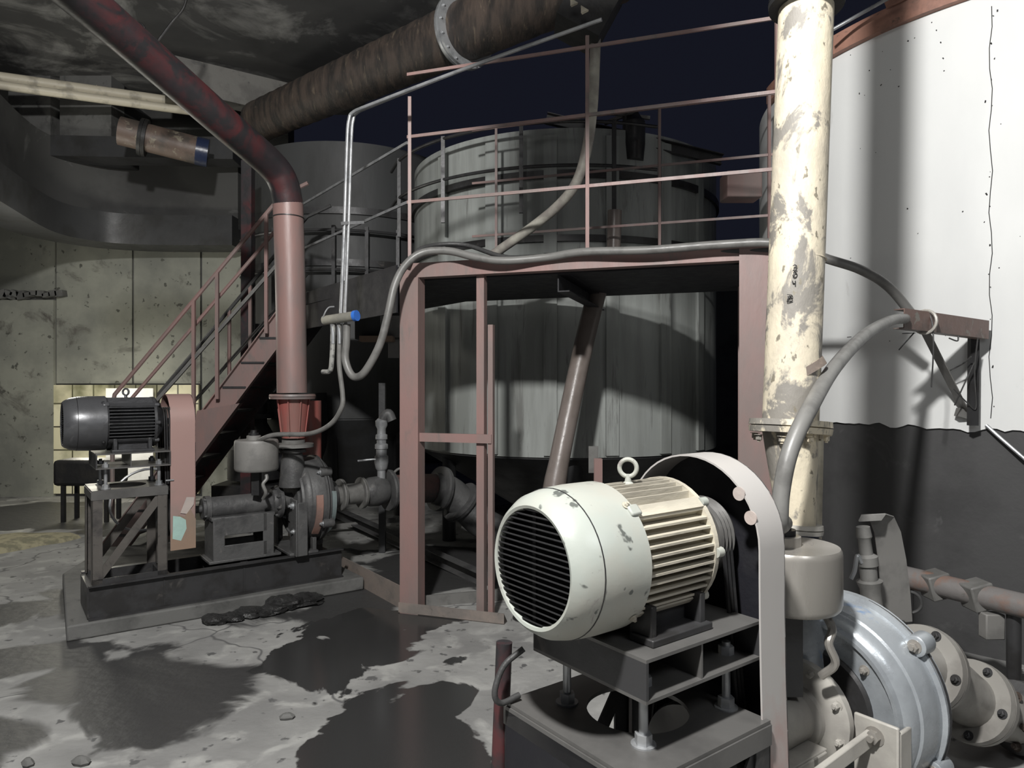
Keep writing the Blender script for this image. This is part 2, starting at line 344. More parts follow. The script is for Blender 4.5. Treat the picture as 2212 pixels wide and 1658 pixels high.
# hanging concrete block with a flared foot
hb = MB(); p = W(235, 340, 9.3); hb.bb(p.x-.2, p.x+.25, p.y-.1, 9.93, p.z-.02, W(0, 215, 9.3).z); hb.bb(p.x-.34, p.x+.3, p.y-.2, 9.93, p.z-.12, p.z+.02); struct('trim_8', hb, hopper, .02)
for k, (a, b_) in enumerate([(30, 120), (140, 250)]):
    pa = W(a, 130, 9.0); pb = W(b_, 130, 9.0); q = MB().bb(pa.x, pb.x, 8.9, 9.2, 4.7, 5.6); struct('trim_%d' % (9+k), q, conc)

# ------------------------------------------------------------ pump units
ANG = math.atan2(.6, .8)
def add_rot(ax, ang): return Matrix.Rotation(ang, 3, ax)
def motor(name, O, zA, cm, fm, label, terminal=True):
    t = Thing(name, label, 'motor', (O[0], O[1], zA-.19), ANG); Z = .19
    cov = MB().lathe([(.012, .130), (-.004, .135), (-.006, .142), (.004, .153), (.028, .168), (.07, .177), (.12, .18), (.205, .18), (.207, .176), (.205, .168), (.05, .165), (.012, .130)], (0, 0, Z), (1, 0, 0), 64)
    co = t.part('fan_cover', cov, cm)
    seam = MB().ring((.062, 0, Z), (1, 0, 0), .1755, .0016, 48, 6); t.part('cover_seam', seam, black, co)
    for a in (40, 130, 220, 310):
        r = math.radians(a); p = Vector((.186, .181*math.cos(r), Z+.181*math.sin(r)))
        t.part('screw', MB().bolt(p, (0, math.cos(r), math.sin(r)), .007, .006), fm, co)
    gr = MB()
    for i in range(20):
        z = -.128+i*.0135
        hw = math.sqrt(max(0, .133**2-z*z))
        if hw > .02: gr.box((.004, 0, Z+z), (.014, 2*hw, .0035), Matrix.Rotation(.5, 3, 'Y'))
    gr.box((.008, 0, Z), (.006, .012, .26)); t.part('grille', gr, black, co, 'dark slatted air intake grille')
    t.part('fan', MB().lathe([(.05, .0), (.05, .16), (.056, .16), (.056, .0)], (0, 0, Z), (1, 0, 0), 32), black)
    hs = MB().lathe([(.2, .14), (.45, .14)], (0, 0, Z), (1, 0, 0), 48)
    ro = .169
    def fin_h(z, sy):
        y1 = math.sqrt(ro*ro-z*z)
        y0 = math.sqrt(max(.0, .137**2-z*z)); x0 = .205+.01*random.random(); hs.bb(x0, .452, min(sy*y0, sy*y1), max(sy*y0, sy*y1), Z+z-.0028, Z+z+.0028)
    for i in range(-5, 6):
        for sy in (-1, 1): fin_h(i*.0212, sy)
    for i in range(-5, 6):
        y = i*.0212; z1 = math.sqrt(ro*ro-y*y); z0 = math.sqrt(max(0, .137**2-y*y))
        hs.bb(.205, .452, y-.0028, y+.0028, Z+z0, Z+z1); hs.bb(.205, .452, y-.0028, y+.0028, Z-z1, Z-z0)
    for a in (45, 135, 225, 315):            # corner lugs and the flat pads between the fin banks
        r = math.radians(a); R = Matrix.Rotation(r, 3, 'X'); c = R@Vector((0, .156, 0))
        hs.box((.33, c.y, Z+c.z), (.24, .036, .018 if a in (225, 315) else .03), R)
    t.part('finned_housing', hs, fm)
    eb = MB().lathe([(.448, .172), (.462, .172), (.47, .165), (.478, .15), (.495, .13), (.51, .075), (.53, .06), (.53, 0)], (0, 0, Z), (1, 0, 0), 48)
    e = t.part('end_bell', eb, fm)
    for a in (45, 135, 225, 315, 0, 180):
        r = math.radians(a); c = Vector((.452, .168*math.cos(r), Z+.168*math.sin(r))); lug = MB().lathe([(0, .013), (.022, .013), (.026, .009)], c, (1, 0, 0), 12); t.part('lug', lug, cm, e)
    fr = MB().ring((.205, 0, Z), (1, 0, 0), .162, .012, 48, 8); t.part('front_bell', fr, fm)
    for a in (45, 135):
        r = math.radians(a); c = Vector((.20, .172*math.cos(r), Z+.172*math.sin(r))); t.part('lug', MB().box(c, (.035, .03, .03), Matrix.Rotation(r, 3, 'X')), cm, bevel=.005)
    ey = MB().ring((.315, 0, Z+.206), (.8, .6, 0), .022, .006, 28, 10); ey.lathe([(-.04, .014), (-.028, .014), (-.024, .009), (-.005, .006)], (.315, 0, Z+.195), (0, 0, 1), 12); t.part('lifting_eye', ey, cm)
    for sy in (-1, 1):
        ft = MB().bb(.225, .445, min(sy*.09, sy*.165), max(sy*.09, sy*.165), 0, .018)
        ft.bb(.235, .255, min(sy*.08, sy*.15), max(sy*.08, sy*.15), .01, .09); ft.bb(.415, .435, min(sy*.08, sy*.15), max(sy*.08, sy*.15), .01, .09); ft.bb(.25, .42, min(sy*.075, sy*.1), max(sy*.075, sy*.1), .01, .09)
        t.part('foot', ft, fm if fm is motf else steel, bevel=.003)
    t.part('shaft', MB().cyl((.5, 0, Z), (.63, 0, Z), .022), steel)
    pl = MB().lathe([(.565, .03), (.565, .1), (.575, .105), (.582, .092), (.59, .105), (.597, .092), (.605, .105), (.612, .092), (.62, .105), (.63, .1), (.63, .03)], (0, 0, Z), (1, 0, 0), 48); t.part('pulley', pl, plate)
    if terminal: t.part('terminal_box', MB().bb(.27, .39, .11, .2, Z+.09, Z+.165), fm, bevel=.006)
    return t

def stand(name, O, zA, zb, label, legm, near):
    t = Thing(name, label, 'motor stand', (O[0], O[1], zb), ANG); P = zA-.19-zb; T = zA-.423-zb
    x0, x1, y0, y1 = .163, .60, -.20, .20
    t.part('top_plate', MB().bb(x0, x1, y0, y1, P-.008, P), plate)
    t.part('lower_plate', MB().bb(x0, x1, y0, y1, P-.1, P-.092), plate)
    t.part('side_plate', MB().bb(x0, x0+.008, y0, y1, P-.092, P-.008), steel); t.part('side_plate', MB().bb(x1-.008, x1, y0, y1, P-.092, P-.008), steel)
    t.part('divider', MB().bb(.36, .366, y0+.004, y1-.004, P-.092, P-.008), plate)
    for x in (.225, .54):
        for y in (-.135, .135):
            s = t.part('stud', MB().cyl((x, y, T-.004), (x, y, P-.06), .011, n=16), galv)
            nb = MB().lathe([(0, .03), (.004, .03)], (x, y, T), (0, 0, 1), 20); nb.lathe([(.004, .021), (.028, .021)], (x, y, T), (0, 0, 1), 6); t.part('nut', nb, galv, s)
            t.part('nut', MB().lathe([(0, .02), (.022, .02)], (x, y, P-.093), (0, 0, 1), 6), galv, s)
    X0, X1, Y0, Y1 = (.10, .57, -.245, .245) if near else (.14, .58, -.205, .205)
    t.part('table_plate', MB().holed(X0, X1, Y0, Y1, T-.01, T, .35, .0, .132), plate)
    ap = MB()
    for a, b in (((X0, Y0), (X1, Y0)), ((X1, Y0), (X1, Y1)), ((X1, Y1), (X0, Y1)), ((X0, Y1), (X0, Y0))):
        ap.bar((a[0], a[1], T-.035), (b[0], b[1], T-.035), .008, .05)
    t.part('apron', ap, plate)
    g = .22 if not near else .12
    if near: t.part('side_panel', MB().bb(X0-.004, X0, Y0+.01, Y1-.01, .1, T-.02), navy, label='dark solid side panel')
    for x in (X0, X1):
        for y in (Y0, Y1):
            sx = 1 if x == X0 else -1; sy = 1 if y == Y0 else -1
            lg = MB().box((x+sx*.03, y+sy*.003, (T-.03+g)/2), (.06, .006, T-.03-g)); lg.box((x+sx*.003, y+sy*.03, (T-.03+g)/2), (.006, .06, T-.03-g)); t.part('leg', lg, legm)
    t.part('brace', MB().bar((X0+.02, Y0+.01, g+.01), (X1-.03, Y0+.01, T-.05), .006, .05), legm)
    t.part('brace', MB().bar((X0+.02, Y1-.01, g+.01), (X1-.03, Y1-.01, T-.05), .006, .05), legm)
    bf = MB()
    for y in (Y0-.01, Y1+.01): bf.chan((X0-.02, y, g/2), (1.82 if not near else 1.5, y, g/2), .05, g, .01, flip=(1 if y < 0 else -1))
    for x in (X0, X1, 1.1): bf.chan((x, Y0, g/2), (x, Y1, g/2), .05, g*.9, .01)
    t.part('skid_frame', bf, steel)
    t.part('base_web', MB().bb(X0, X1, Y0+.0, Y0+.006, g-.03, g+.03), steel)
    return t

def guard(name, O, x0, x1, r, zA, zlow, mat, label, near):
    t = Thing(name, label, 'belt guard', (O[0], O[1], zlow), ANG); Z = zA-zlow; pts = []
    for i in range(8): pts.append((r, Z*i/8))
    for i in range(25): a = math.pi*i/24; pts.append((r*math.cos(a), Z+r*math.sin(a)))
    for i in range(1, 13):
        k = i/12; y = -r
        if near: y = -r-.02*math.sin(k*math.pi)*0-.035*k*k
        pts.append((y, Z*(1-k)))
    t.part('band', MB().strip(pts, x0, x1, .005), mat)
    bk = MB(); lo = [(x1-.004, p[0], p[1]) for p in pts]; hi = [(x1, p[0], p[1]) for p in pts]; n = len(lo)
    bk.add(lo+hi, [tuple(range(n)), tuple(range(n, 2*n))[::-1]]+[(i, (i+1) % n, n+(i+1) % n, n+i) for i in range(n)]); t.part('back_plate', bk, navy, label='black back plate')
    for a in ((140, 158) if near else (150,)):
        rr = math.radians(a); c = Vector((x0-.002, (r-.012)*math.cos(rr), Z+(r-.012)*math.sin(rr)))
        t.part('fixing_ear', MB().lathe([(0, .018), (.004, .018)], c, (1, 0, 0), 20), paleflake if near else steel)
    t.part('clamp_bolt', MB().cyl((x0-.03, -r-.004, Z*.55), (x0+.02, -r-.004, Z*.55), .006, n=10), galv)
    return t, pts

def belt(O, zA, zP, label):
    t = MB()
    for x in (.582, .597, .612):
        pts = [Vector((x, .095*math.cos(a), zA+.095*math.sin(a))) for a in [math.pi*i/12 for i in range(13)]]+[Vector((x, -.16*math.cos(a), zP-.16*math.sin(a))) for a in [math.pi*i/12 for i in range(13)]]
        t.tube(pts+[pts[0]], .006, 6, 1)
    m = Matrix.Translation((O[0], O[1], 0))@Matrix.Rotation(ANG, 4, 'Z'); t.v = [m@v for v in t.v]
    return single('drive_belt', t, black, label, 'belt')

def pump(name, O, zb, zP, x0, hm, vm, rm, label, near, ped0=.8, nx=0, ny=0):
    """volute pump: bearing block, pedestal, casing, neck; x0 is where the casing begins"""
    t = Thing(name, label, 'pump', (O[0], O[1], zb), ANG); Z = zP-zb
    b0 = ped0; b1 = x0-.03; RD = .165 if near else .125
    br = MB().lathe([(b0-.16, .0), (b0-.16, .028), (b0-.02, .028), (b0-.02, .075), (b0, .075), (b0, .09), (b0+.035, .09), (b0+.04, .078), (b1-.14, .078), (b1-.13, .095), (b1-.115, .10), (b1-.105, RD*.8), (b1-.09, RD), (b1-.065, RD), (b1-.06, .07), (b1+.05, .06)], (0, 0, Z), (1, 0, 0), 40)
    h = t.part('bearing_housing', br, hm)
    for k in range(8):
        a = k*math.pi/4+.3; t.part('bolt', MB().bolt((b1-.095, RD*.87*math.cos(a), Z+RD*.87*math.sin(a)), (-1, 0, 0), .011, .018), hm, h)
    for k in range(4):
        a = k*math.pi/2+.6; t.part('bolt', MB().bolt((b0, .082*math.cos(a), Z+.082*math.sin(a)), (-1, 0, 0), .007, .01), hm, h)
    t.part('pulley', MB().lathe([(.565, .05), (.565, .165), (.575, .17), (.582, .155), (.59, .17), (.597, .155), (.605, .17), (.612, .155), (.62, .17), (.63, .165), (.63, .05)], (0, 0, Z), (1, 0, 0), 48), plate)
    pd = MB(); g = .22 if not near else .12
    pd.bb(b0+.0, b1-.1, -.14, .14, g, g+.02); pd.bb(b0+.02, b1-.14, -.12, .12, Z-.08, Z-.055)
    for y in (-.12, .12):
        pd.bb(b0+.03, b0+.11, y-.006, y+.006, g, Z-.06); pd.bb(b1-.23, b1-.15, y-.006, y+.006, g, Z-.06); pd.bb(b0+.1, b1-.2, y-.006, y+.006, Z-.19, Z-.06); pd.bb(b0+.1, b1-.2, y-.006, y+.006, g, g+.12)
    pd.bb(b0+.03, b0+.045, -.12, .12, g, Z-.06); pd.bb(b1-.165, b1-.15, -.12, .12, g, Z-.06)
    t.part('pedestal', pd, hm, bevel=.004)
    vol = MB().lathe([(x0+.01, .165), (x0, .17), (x0, .245), (x0-.012, .25), (x0-.012, .262), (x0+.004, .268), (x0+.01, .278), (x0+.035, .295), (x0+.05, .297), (x0+.055, .305), (x0+.09, .314), (x0+.12, .318), (x0+.155, .318), (x0+.16, .332), (x0+.19, .332), (x0+.195, .312), (x0+.23, .29), (x0+.255, .22), (x0+.29, .14), (x0+.34, .115), (x0+.34, .0)],
                     (0, 0, Z), (1, 0, 0), 72, warp=lambda a: 1+.035*math.sin(a*.5)**2)
    v = t.part('casing', vol, vm)
    t.part('casing_seam', MB().ring((x0+.176, 0, Z), (1, 0, 0), .333, .004, 72, 6), black, v)
    t.part('gland_ring', MB().lathe([(x0-.012, .10), (x0-.014, .17), (x0-.006, .18), (x0+.012, .178), (x0+.012, .165), (x0+.012, .10)], (0, 0, Z), (1, 0, 0), 48), steel if near else hm, v)
    t.part('gland_cavity', MB().lathe([(x0+.013, .0), (x0+.013, .168)], (0, 0, Z), (1, 0, 0), 40), black, v)
    for k in range(6):
        a = k*math.pi/3+.25; t.part('bolt', MB().bolt((x0, .215*math.cos(a), Z+.215*math.sin(a)), (-1, 0, 0), .011, .016), rm, v)
    for a in (137, 207, 260, 60, 345):
        r = math.radians(a); c = Vector((x0+.13, .335*math.cos(r), Z+.335*math.sin(r)))
        lg = MB().lathe([(0, .028), (.004, .034), (.07, .036), (.085, .03)], c, (1, 0, 0), 24); lo = t.part('lug', lg, vm, v); t.part('bolt', MB().bolt(c, (-1, 0, 0), .015, .016), rm, lo)
    nk = MB().lathe([(0, .10), (.19, .085), (.27, .07), (.28, .07)], (nx, ny, Z+.12), (0, 0, 1), 32); t.part('discharge_neck', nk, vm, v)
    t.part('discharge_flange', MB().lathe([(0, .10), (.022, .10)], (nx, ny, Z+.38), (0, 0, 1), 36), hm, v)
    if not near:
        t.part('rust_band', MB().lathe([(x0+.075, .30), (x0+.075, .322), (x0+.125, .329), (x0+.125, .30)], (0, 0, Z), (1, 0, 0), 14, math.radians(-48), math.radians(12)), M('rust_pink_band', (.26, .15, .12), (.2, .13, .11), None, 6, rough=.6), v, 'rusty pink band')
        t.part('pale_band', MB().lathe([(x0+.2, .29), (x0+.2, .322), (x0+.245, .292), (x0+.245, .27)], (0, 0, Z), (1, 0, 0), 14, math.radians(-50), math.radians(16)), M('pale_blue_band', (.33, .40, .40), (.2, .22, .22), None, 6, rough=.5), v, 'pale blue-grey band')
    # saddle foot bolted to the casing
    sd = MB().bb(x0-.1, x0+.12, -.24, .24, g, g+.02); sd.bb(x0+.09, x0+.12, -.2, .2, g+.01, max(Z-.27, g+.06)); t.part('saddle_plate', sd, hm, bevel=.004)
    for sy in (-1, 1):
        sf = MB().bb(x0-.07, x0-.056, min(sy*.285, sy*.15), max(sy*.285, sy*.15), g, Z+.04); sf.bb(x0-.0561, x0+.02, min(sy*.285, sy*.271), max(sy*.285, sy*.271), g, Z+.02); f = t.part('support_foot', sf, hm, bevel=.005)
        if sy < 0: t.part('bolt', MB().bolt((x0-.07, -.215, Z-.01), (-1, 0, 0), .02, .02), rm, f); t.part('bolt', MB().bolt((x0-.07, -.23, Z-.2), (-1, 0, 0), .014, .014), rm, f)
    if near: t.part('side_bar', MB().bar((b0, -.155, Z-.10), (x0-.06, -.2, Z-.02), .02, .05), hm, bevel=.004)
    return t

# right, nearer unit
OR = (.047, 1.6)
def loc(O, x, y, z):
    return Vector((O[0]+.8*x-.6*y, O[1]+.6*x+.8*y, z))
motor('electric_motor', OR, 1.178, coverm, finm, 'large pale green-grey electric motor with cream cooling fins and lifting eye in the foreground', False)
stand('motor_stand', OR, 1.178, 0, 'dark steel stand with a round hole in its table plate under the pale foreground motor', steel, True)
guard('belt_guard', OR, .555, .665, .226, 1.178, .22, guardg, 'tall arched grey-pink belt guard directly behind the pale foreground motor', True)
belt(OR, 1.178, .53, 'black drive belts inside the arched guard of the foreground motor')
pump('centrifugal_pump', OR, 0, .53, 1.24, wgrey, silver, drumm, 'silver-blue centrifugal pump with pale grey bearing block at the lower right', True, .74, 1.235, .077)
# left, farther unit
OL = (-2.91, 4.50)
motor('electric_motor', OL, 1.34, motg, motf, 'charcoal grey electric motor on the left, in front of the cream wall tiles').o.scale = (1.14, 1, 1)
stand('motor_stand', OL, 1.34, .1, 'blackened steel stand with diagonal braces under the charcoal motor on the left plinth', M('worn_brown_steel', (.13, .12, .11), (.075, .07, .068), (.04, .04, .04), 4, t3=(.58, .7), rough=.4, metal=.4), False)
gt, gp = guard('belt_guard', OL, .6, .76, .19, 1.34, .47, pink, 'faded pink belt guard with cyan and brown patches beside the charcoal motor', False)
zz = .87
t1 = MB().add([(.601, -.1965, 0), (.759, -.1965, 0), (.759, -.1965, .2), (.71, -.1965, .3), (.69, -.1965, .22), (.65, -.1965, .24), (.601, -.1965, .1)], [(0, 1, 2, 3, 4, 5, 6)]); gt.part('primer_patch', t1, brown, label='bare brown patch')
t1 = MB().add([(.612, -.197, .08), (.665, -.197, .06), (.70, -.197, .14), (.695, -.197, .2), (.66, -.197, .225), (.615, -.197, .235)], [(0, 1, 2, 3, 4, 5)]); gt.part('paint_flake', t1, cyan, label='pale cyan paint flake')
t1 = MB().add([(.66, -.1972, .25), (.70, -.1972, .24), (.745, -.1972, .3), (.75, -.1972, .35), (.70, -.1972, .355)], [(0, 1, 2, 3, 4)]); gt.part('paint_flake', t1, paleflake, label='pale pink paint flake')
belt(OL, 1.34, .70, 'black drive belts inside the pink guard on the left')
pump('centrifugal_pump', OL, .1, .70, 1.50, pumpg, pumpg, galv, 'sooty grey centrifugal pump below the thick red riser pipe on the left', False, .86, 1.468, -.10)

# plinths
single('concrete_plinth', MB().slab([(-2.76, 4.30), (-1.15, 5.40), (-1.42, 5.75), (-2.15, 6.9), (-3.75, 6.4), (-3.56, 5.5)], 0, .10), conc, 'low grey concrete plinth under the charcoal motor and sooty pump', 'plinth', (-2.6, 5.3, 0), bevel=.012)

# drum shaped housings over the bearing blocks
def drum(name, O, x, y, zt, zb, R, mat, label, sup):
    c = loc(O, x, y, 0); t = Thing(name, label, 'drum housing', (c.x, c.y, zb))
    h = zt-zb
    b = t.part('body', MB().lathe([(0, 0), (0, R*.93), (.006, R*.97), (.02, R), (h-.02, R), (h-.008, R*.985), (h, R*.955), (h, 0)], (0, 0, 0), (0, 0, 1), 64), mat)
    t.part('cap', MB().lathe([(h-.001, .05), (h+.03, .05), (h+.032, .045), (h+.032, .02), (h+.03, .0)], (-.02, 0, 0), (0, 0, 1), 32), mat)
    t.part('cable_gland', MB().lathe([(h+.03, .035), (h+.05, .035), (h+.05, .022), (h+.07, .02)], (-.02, 0, 0), (0, 0, 1), 24), black, label='black cable gland')
    s = MB(); s.bb(-.028, .028, -.028, .028, -sup, .001); t.part('neck', s, black if mat is drumg else steel)
    br = MB().tube([(.08, -.05, .0), (.10, -.07, -.05), (.08, -.09, -.09), (.1, -.09, -.15), (.07, -.06, -.2)], .013, 10); t.part('drain_pipe', br, drumm if mat is drumm else hose)
    return c
cR = drum('drum_housing', OR, 1.03, -.02, 1.09, .90, .152, drumm, 'shiny warm grey drum housing on the silver-blue pump, right of the arched guard', .28)
cL = drum('drum_housing', OL, 1.19, -.13, 1.19, .965, .155, drumg, 'matt grey drum housing on the sooty left pump with a hose on top', .18)

# ------------------------------------------------------------ thick risers
def flange_pair(p, ax, R, th=.03):
    return MB().lathe([(-th, R*.98), (-.002, R), (-.002, R*.93), (.002, R*.93), (.002, R), (th, R*.98)], p, ax, 40)
t = Thing('cream_riser_pipe', 'thick cream riser pipe with flaking paint rising from the silver-blue pump', 'pipe', loc(OR, 1.235, .077, .93))
base = W(1707, 915, 2.42); top = W(1744, -60, 2.52); dr = (top-base).normalized(); low = W(1722, 1140, 2.40)
t.part('pipe', MB().cyl(base, top+dr*1.2, .093, .095, 48), cream, world=True)
def marks(cx, cy, segs, rr=.0016):
    mb = MB()
    for sg in segs: mb.tube([W(cx+x, cy+y, 2.457-math.sqrt(.0965**2-(((cx+x)-(1744-(cy+60)*.0379))/F*2.46)**2)) for x, y in sg], rr, 6, 3)
    return mb
t.part('stencil_mark', marks(1713, 572, [[(0, 2), (4, 0), (8, 3), (5, 8), (0, 12), (9, 12)]]), black, world=True, label='small black figure 2')
t.part('stencil_mark', marks(1713, 588, [[(4, 0), (9, 5), (5, 11), (0, 7), (4, 0)]]), black, world=True, label='small black figure 0')
t.part('stencil_mark', marks(1712, 606, [[(0, 0), (1, 5), (6, 6)], [(6, 0), (6, 12)]]), black, world=True, label='small black figure 4')
for cx, cy in ((1728, 602), (1700, 636)): t.part('ink_blot', marks(cx, cy, [[(0, 0), (10, 1), (12, 8), (3, 7), (8, 4), (1, 12), (12, 13), (6, 2), (0, 16), (13, 16)]], .0012), black, world=True)
t.part('weld_seam', MB().ring(W(1722, 562, 2.46), dr, .0945, .003, 40, 6), cream, world=True)
fp = t.part('flange', flange_pair(base-dr*.01, dr, .138, .022), cream, world=True)
for k in range(8):
    a = k*math.pi/4+.2; c = base-dr*.035+Vector((.118*math.cos(a), .118*math.sin(a), 0)); t.part('bolt', MB().bolt(c, -dr, .011, .018), cream, fp, world=True)
t.part('reducer', MB().cyl(low, base-dr*.02, .062, .092, 40), cream, world=True)
lf = t.part('flange', flange_pair(low, dr, .085, .016), wgrey, world=True)
t.part('gasket', MB().lathe([(-.055, .06), (-.05, .078), (-.03, .078), (-.028, .07), (-.018, .07), (-.018, .082), (-.014, .082)], low, dr, 32), M('dark_blue_paint', (.02, .03, .07), None, None, 4, rough=.3), world=True, label='dark blue gasket rings')
t.part('pipe_stub', MB().cyl(loc(OR, 1.235, .077, .93), low, .055, n=24), steel, world=True)
tf = W(1742, 4, 2.5)
t.part('flange', flange_pair(tf, dr, .13, .02), black, world=True, label='black flange at the top')
cr = Thing('pipe_clamp_band', 'brown strap slanting across the cream riser pipe above its flange', 'strap', W(1722, 800, 2.4))
cr.part('band', MB().lathe([(-.014, .094), (-.014, .0975), (.014, .0975), (.014, .094), (-.014, .094)], W(1724, 805, 2.435), Vector((-.55, .1, 1)), 40), M('dirty_tape', (.26, .21, .17), (.16, .13, .11), None, 8, rough=.7), world=True)
# second cream stub behind
single('thin_pipe', MB().cyl(Vector((1.27, 2.95, 0)), Vector((1.30, 2.95, 1.42)), .024), creamp, 'thin pale pipe standing just behind the foot of the cream riser', 'pipe', (1.27, 2.95, 0))

t = Thing('red_riser_pipe', 'thick red-painted riser pipe that bends and climbs to the upper left', 'pipe', W(632, 960, 5.3))
pts = [W(631, 848, 5.3), W(629, 700, 5.3), W(626, 560, 5.3), W(622, 440, 5.3), W(612, 395, 5.25), W(585, 355, 5.15), W(500, 280, 4.8), W(330, 130, 4.25), W(165, -12, 3.75), W(40, -110, 3.4)]
t.part('pipe', MB().tube(pts[:4], .112, 32, 4), redgrey, world=True); t.part('elbow_and_incline', MB().tube(pts[3:], .112, 32, 5), redd, world=True, label='dark inclined length with red patches')  # inclined length coloured darker than the upright pipe
t.part('weld_bead', MB().ring(W(623, 470, 5.3), (0, 0, 1), .113, .005, 36, 6), steel, world=True)
f = t.part('flange', flange_pair(W(632, 856, 5.3), (0, 0, 1), .172, .018), redgrey, world=True)
rd = MB().lathe([(0, .085), (.02, .085), (.3, .118)], W(634, 945, 5.3), (0, 0, 1), 32)
t.part('reducer', rd, redv, world=True, label='bright red reducer cone')
for k in range(8):
    a = k*math.pi/4; c = W(634, 945, 5.3)
    rb = MB().bar(c+Vector((.09*math.cos(a), .09*math.sin(a), .02)), c+Vector((.125*math.cos(a), .125*math.sin(a), .3)), .008, .02); t.part('rib', rb, redv, world=True)
t.part('flange', MB().lathe([(-.05, .09), (-.045, .15), (-.02, .15), (-.015, .085), (.01, .085)], W(634, 952, 5.3), (0, 0, 1), 36), hose, world=True)
t.part('pipe_stub', MB().cyl(loc(OL, 1.468, -.1, 1.08), W(634, 962, 5.3), .075), steel, world=True)
single('red_side_pipe', MB().cyl(W(668, 1030, 5.9), W(668, 865, 5.9), .1), redv, 'short red pipe standing directly behind the reducer of the red riser', 'pipe', W(668, 1030, 5.9))
single('rear_red_column', MB().bar((-2.86, 7.5, 0), (-2.85, 7.5, 4.0), .11, .11), redd, 'slim dark red column behind the stair, left of the red riser', 'column', (-2.86, 7.5, 0))

# suction lines
t = Thing('suction_line', 'flanged suction line leading right from the sooty left pump', 'pipe', loc(OL, 1.9, 0, .7))
t.part('neck', MB().cyl(loc(OL, 1.83, 0, .7), loc(OL, 2.08, 0, .7), .085, .085), hose, world=True, label='pale grey bolted neck')
for x in (1.9, 2.08): t.part('flange', flange_pair(loc(OL, x, 0, .7), (.8, .6, 0), .13, .014), hose, world=True)
t.part('valve_body', MB().lathe([(0, .1), (.05, .12), (.12, .125), (.18, .11), (.2, .1)], loc(OL, 2.1, 0, .7), (.8, .6, 0), 32), pumpg, world=True)
t.part('flange', flange_pair(loc(OL, 2.33, 0, .7), (.8, .6, 0), .175, .02), pumpg, world=True)
t.part('pipe', MB().cyl(loc(OL, 2.35, 0, .7), loc(OL, 2.78, -.02, .68), .125, n=36), M('grimy_red_pipe', (.13, .07, .065), (.06, .055, .055), None, 5, rough=.5), world=True, label='grimy red pipe length')
e = t.part('elbow', MB().tube([loc(OL, 2.75, -.02, .68), loc(OL, 2.9, -.04, .64), loc(OL, 3.02, -.1, .52), loc(OL, 3.15, -.2, .36), loc(OL, 3.4, -.36, .2)], .14, 28, 5), pumpg, world=True)
t.part('flange', flange_pair(loc(OL, 2.82, -.02, .67), (.8, .6, -.25), .2, .025), pumpg, world=True)
t.part('flange', flange_pair(loc(OL, 3.0, -.09, .54), (.7, .4, -.7), .2, .025), pumpg, world=True)
t = Thing('suction_line', 'flanged grey suction line bending down from the silver-blue pump at the right edge', 'pipe', (1.29, 2.53, .4))
sp = [Vector((1.28, 2.52, .53)), Vector((1.45, 2.64, .52)), Vector((1.62, 2.74, .48)), Vector((1.78, 2.83, .38)), Vector((1.93, 2.91, .27)), Vector((2.2, 3.0, .16)), Vector((2.6, 3.1, .12))]
sucm = M('tan_grey_casting', (.27, .26, .24), (.2, .19, .175), None, 4, rough=.38, bump=.15)
t.part('pipe', MB().tube(sp, .108, 32, 6), sucm, world=True)
for i, R in ((2, .165), (4, .17)):
    d = (sp[i+1]-sp[i-1]).normalized(); f = t.part('flange', flange_pair(sp[i], d, R, .03), sucm, world=True)
    for k in range(5):
        a = k*2*math.pi/5; u = d.cross(Vector((0, 0, 1))).normalized(); v_ = u.cross(d); t.part('bolt', MB().bolt(sp[i]-d*.032+u*.14*math.cos(a)+v_*.14*math.sin(a), -d, .013, .014), steel, f, world=True)
f = t.part('valve', MB().lathe([(-.06, .11), (-.03, .15), (.03, .15), (.05, .11)], sp[5], (sp[6]-sp[4]), 28), pumpg, world=True)
for k in range(6):
    a = k*math.pi/3; t.part('bolt', MB().bolt(sp[5]+Vector((-.09, .1*math.cos(a)-.05, .12*math.sin(a)+.03)), (-1, -.3, .3), .014, .02), rust, f, world=True)

# ------------------------------------------------------------ concrete / machine debris by the left pump
k = 0
for (px, py, s) in [(540, 1322, .13), (590, 1316, .11), (615, 1306, .14), (655, 1296, .17), (500, 1332, .10), (465, 1340, .10), (570, 1322, .09)]:
    d = 2400/(py+6-829); c = W(px, 829+1.6/d*F, d); mb = MB()
    mb.lathe([(s*.5*(1-math.cos(math.pi*i/12)), s*.62*math.sin(math.pi*i/12)+.0001) for i in range(13)], (c.x, c.y, -s*.12), (0, 0, 1), 20)
    for v in mb.v:
        q = noise.noise(v*22+Vector((k*9, 0, 0)))*.35+noise.noise(v*60)*.16; w0 = Vector((c.x, c.y, s*.3)); nv_ = w0+(v-w0)*(1+q); v.x = c.x+(nv_.x-c.x)*1.5; v.y = c.y+(nv_.y-c.y)*1.15; v.z = max(nv_.z*(.45+.12*(k % 3)), 0)
    single('rubble_lump', mb, M('wet_black_rubble', (.03, .03, .03), (.018, .018, .018), (.09, .09, .088), 14, t3=(.6, .7), rough=.25, bump=.6), 'wet grey rubble lump lying against the front edge of the concrete plinth', 'rubble', (c.x, c.y, 0), 'rubble lumps along the plinth'); k += 1

